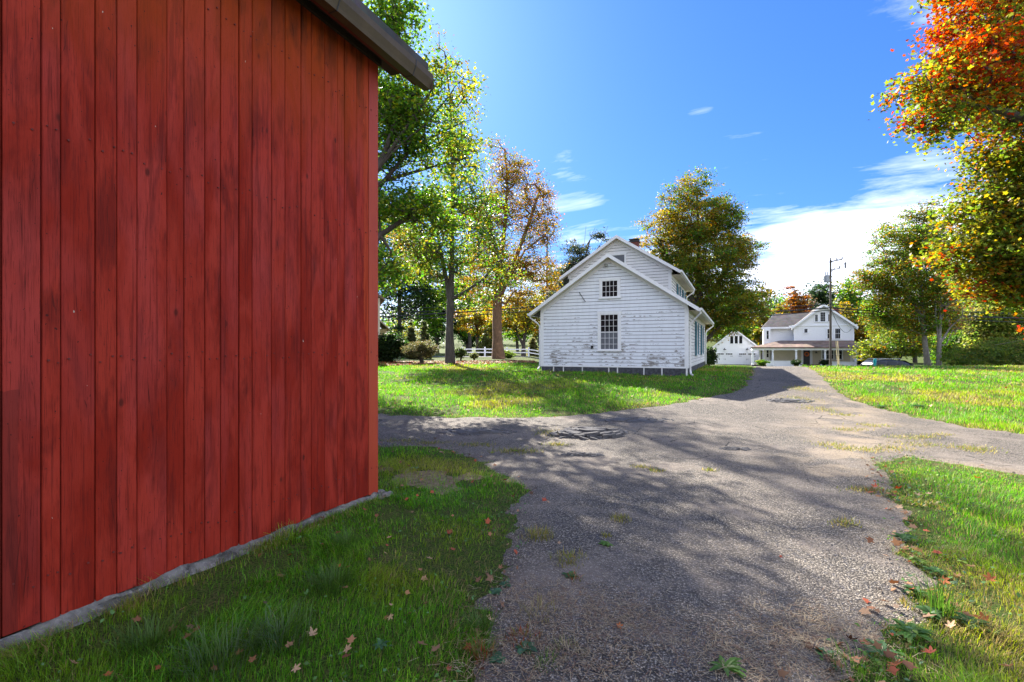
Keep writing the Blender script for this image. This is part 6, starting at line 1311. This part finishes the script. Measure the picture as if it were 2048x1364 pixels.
for i, (px, py, n, h, rd, p, le, lab) in enumerate([(1242, 1045, 150, .06, .09, YT, .7, 'sunlit yellow grass tuft standing in the gravel'), (1075, 1078, 200, .08, .13, YT, .7, 'yellow green tuft at the grass edge spilling on the gravel'), (1140, 1128, 220, .06, .14, YT, .8, 'yellow tuft with dark seed heads amid the gravel'), (1212, 1078, 60, .05, .04, YT, .6, 'small brownish tuft above the green weed mat'), (965, 1318, 90, .07, .06, RT, .7, 'red leaved tuft at the lower gravel edge'), (1045, 1285, 110, .06, .09, RT, .7, 'reddish tuft above the largest rosette'), (1080, 1235, 90, .07, .11, [(.3, .25, .13), (.2, .18, .06)], 1.0, 'flattened straw tuft across the gravel edge'),
    (1135, 1310, 80, .05, .08, [(.32, .27, .15), (.14, .15, .06)], 1.1, 'flattened pale tuft right of the largest rosette'), (1090, 1340, 70, .05, .06, GT, .8, 'little green tuft at the bottom of the gravel'), (1150, 1165, 60, .06, .05, RT, .8, 'rusty wisp beside the upright broad leaf weed'), (560, 1290, 260, .16, .16, GT + [(.10, .16, .07)], .9, 'long bluish grass clump in the middle of the shaded grass'), (660, 1180, 260, .14, .15, GT, .9, 'long green clump right of the barn footing'), (690, 1100, 160, .15, .10, GT, .8, 'arching clump of long grass near the barn, farther one'), (440, 1340, 240, .17, .18, GT + [(.10, .16, .07)], .9, 'long grass clump at the bottom of the shaded grass'), (300, 1300, 200, .15, .15, GT, .9, 'dark grass clump below the left end of the barn'),
    (960, 1265, 120, .11, .08, GT, .8, 'green clump at the gravel edge above the rosettes'), (1880, 1230, 110, .22, .09, GT, .6, 'tall green clump in the right verge'), (1720, 1345, 140, .08, .12, GT, .8, 'low green clump at the bottom of the right verge'), (1745, 985, 90, .05, .12, RT, 1.0, 'rusty grass mat at the upper right gravel edge'), (1695, 1052, 80, .03, .09, YT, 1.2, 'straw yellow mat on the sunlit gravel'), (1810, 1218, 50, .05, .05, YT, .8, 'small lime tuft on the sunny gravel edge')]):
    tuft(lab, px, py, n, h, rd, p, 900 + i, le)
# ================================================================== heaved, broken asphalt
def broken(px, py, a, b, label, seed, hgt=.07, gap=.018):
    """plates of asphalt over a low swelling: cells of a jittered ring grid, each a tilted slab"""
    x0, y0 = px2g(px, py); r = np.random.default_rng(seed); m = MB(); rings = [0, .42, .68, .86, 1.0]; zb = Z(x0, y0)
    for i in range(len(rings) - 1):
        n = [5, 9, 14, 22][i]
        for k in range(n):
            if i == 3 and r.random() < .35: continue
            a0, a1 = 2 * np.pi * k / n + r.normal(0, .04), 2 * np.pi * (k + 1) / n + r.normal(0, .04); r0, r1 = rings[i], rings[i + 1] * r.uniform(.94, 1.06)
            P2 = []
            for (rr, aa) in ((r0, a0), (r1, a0), (r1 * r.uniform(.97, 1.08), (a0 + a1) / 2), (r1, a1), (r0, a1)): P2.append(np.array([a * rr * math.cos(aa), b * rr * math.sin(aa)]))
            c = sum(P2) / 5; g = gap / (np.linalg.norm(P2[1] - c) + .02); P2 = [c + (p - c) * (1 - min(.35, g)) + r.normal(0, .006, 2) for p in P2]
            tl = r.normal(0, .035 + .03 * i, 2); h = hgt * (1 - (rings[i] + rings[i + 1]) ** 2 / 4.2) + r.normal(0, .006) + .028
            W = [(p[0] * CA - p[1] * SA, p[0] * SA + p[1] * CA) for p in P2]; top = [(w[0], w[1], h + (p - c) @ tl + float(zg(x0 + w[0], y0 + w[1])) - zb) for w, p in zip(W, P2)]
            m.prism([(q[0], q[1], q[2] - .05) for q in top], (0, 0, .05), r.random())
    m.prism([(.98 * (a * math.cos(q) * CA - b * math.sin(q) * SA), .98 * (a * math.cos(q) * SA + b * math.sin(q) * CA), -.03 + float(zg(x0 + a * math.cos(q) * CA - b * math.sin(q) * SA, y0 + a * math.cos(q) * SA + b * math.sin(q) * CA)) - zb) for q in np.linspace(0, 6.02, 24)], (0, 0, .05), .2)
    for k in range(46):
        aa = r.uniform(0, 6.28); rr = r.uniform(.75, 1.12); s = r.uniform(.012, .035); p = (a * rr * math.cos(aa), b * rr * math.sin(aa)); w = (p[0] * CA - p[1] * SA, p[0] * SA + p[1] * CA)
        m.lathe((w[0], w[1], float(zg(x0 + w[0], y0 + w[1])) - zb + .02), [(s, -.01), (s * .9, s * .4), (s * .4, s * .7)], 6)
    o = m.build('broken_asphalt', M['chunk'], None, .004); o.location = (x0, y0, zb); tag(o, label, 'rubble'); return o
broken(1182, 871, .72, .42, 'heaved cracked asphalt mound in the middle of the driveway', 31, .10)
broken(952, 866, .70, .30, 'low ring of cracked asphalt nearer the barn corner', 32, .02, .014)
broken(1270, 843, .75, .32, 'shallow cracked asphalt patch at the edge of the farmhouse lawn', 33, .02, .012)
broken(1470, 901, .22, .12, 'small dark pothole edge in the sunlit part of the driveway', 34, .015)
broken(1165, 913, .28, .12, 'small crumbled asphalt spot nearer than the heaved mound', 35, .01)
broken(1580, 803, .60, .30, 'broken dark asphalt patch far up the driveway', 36, .02, .014)
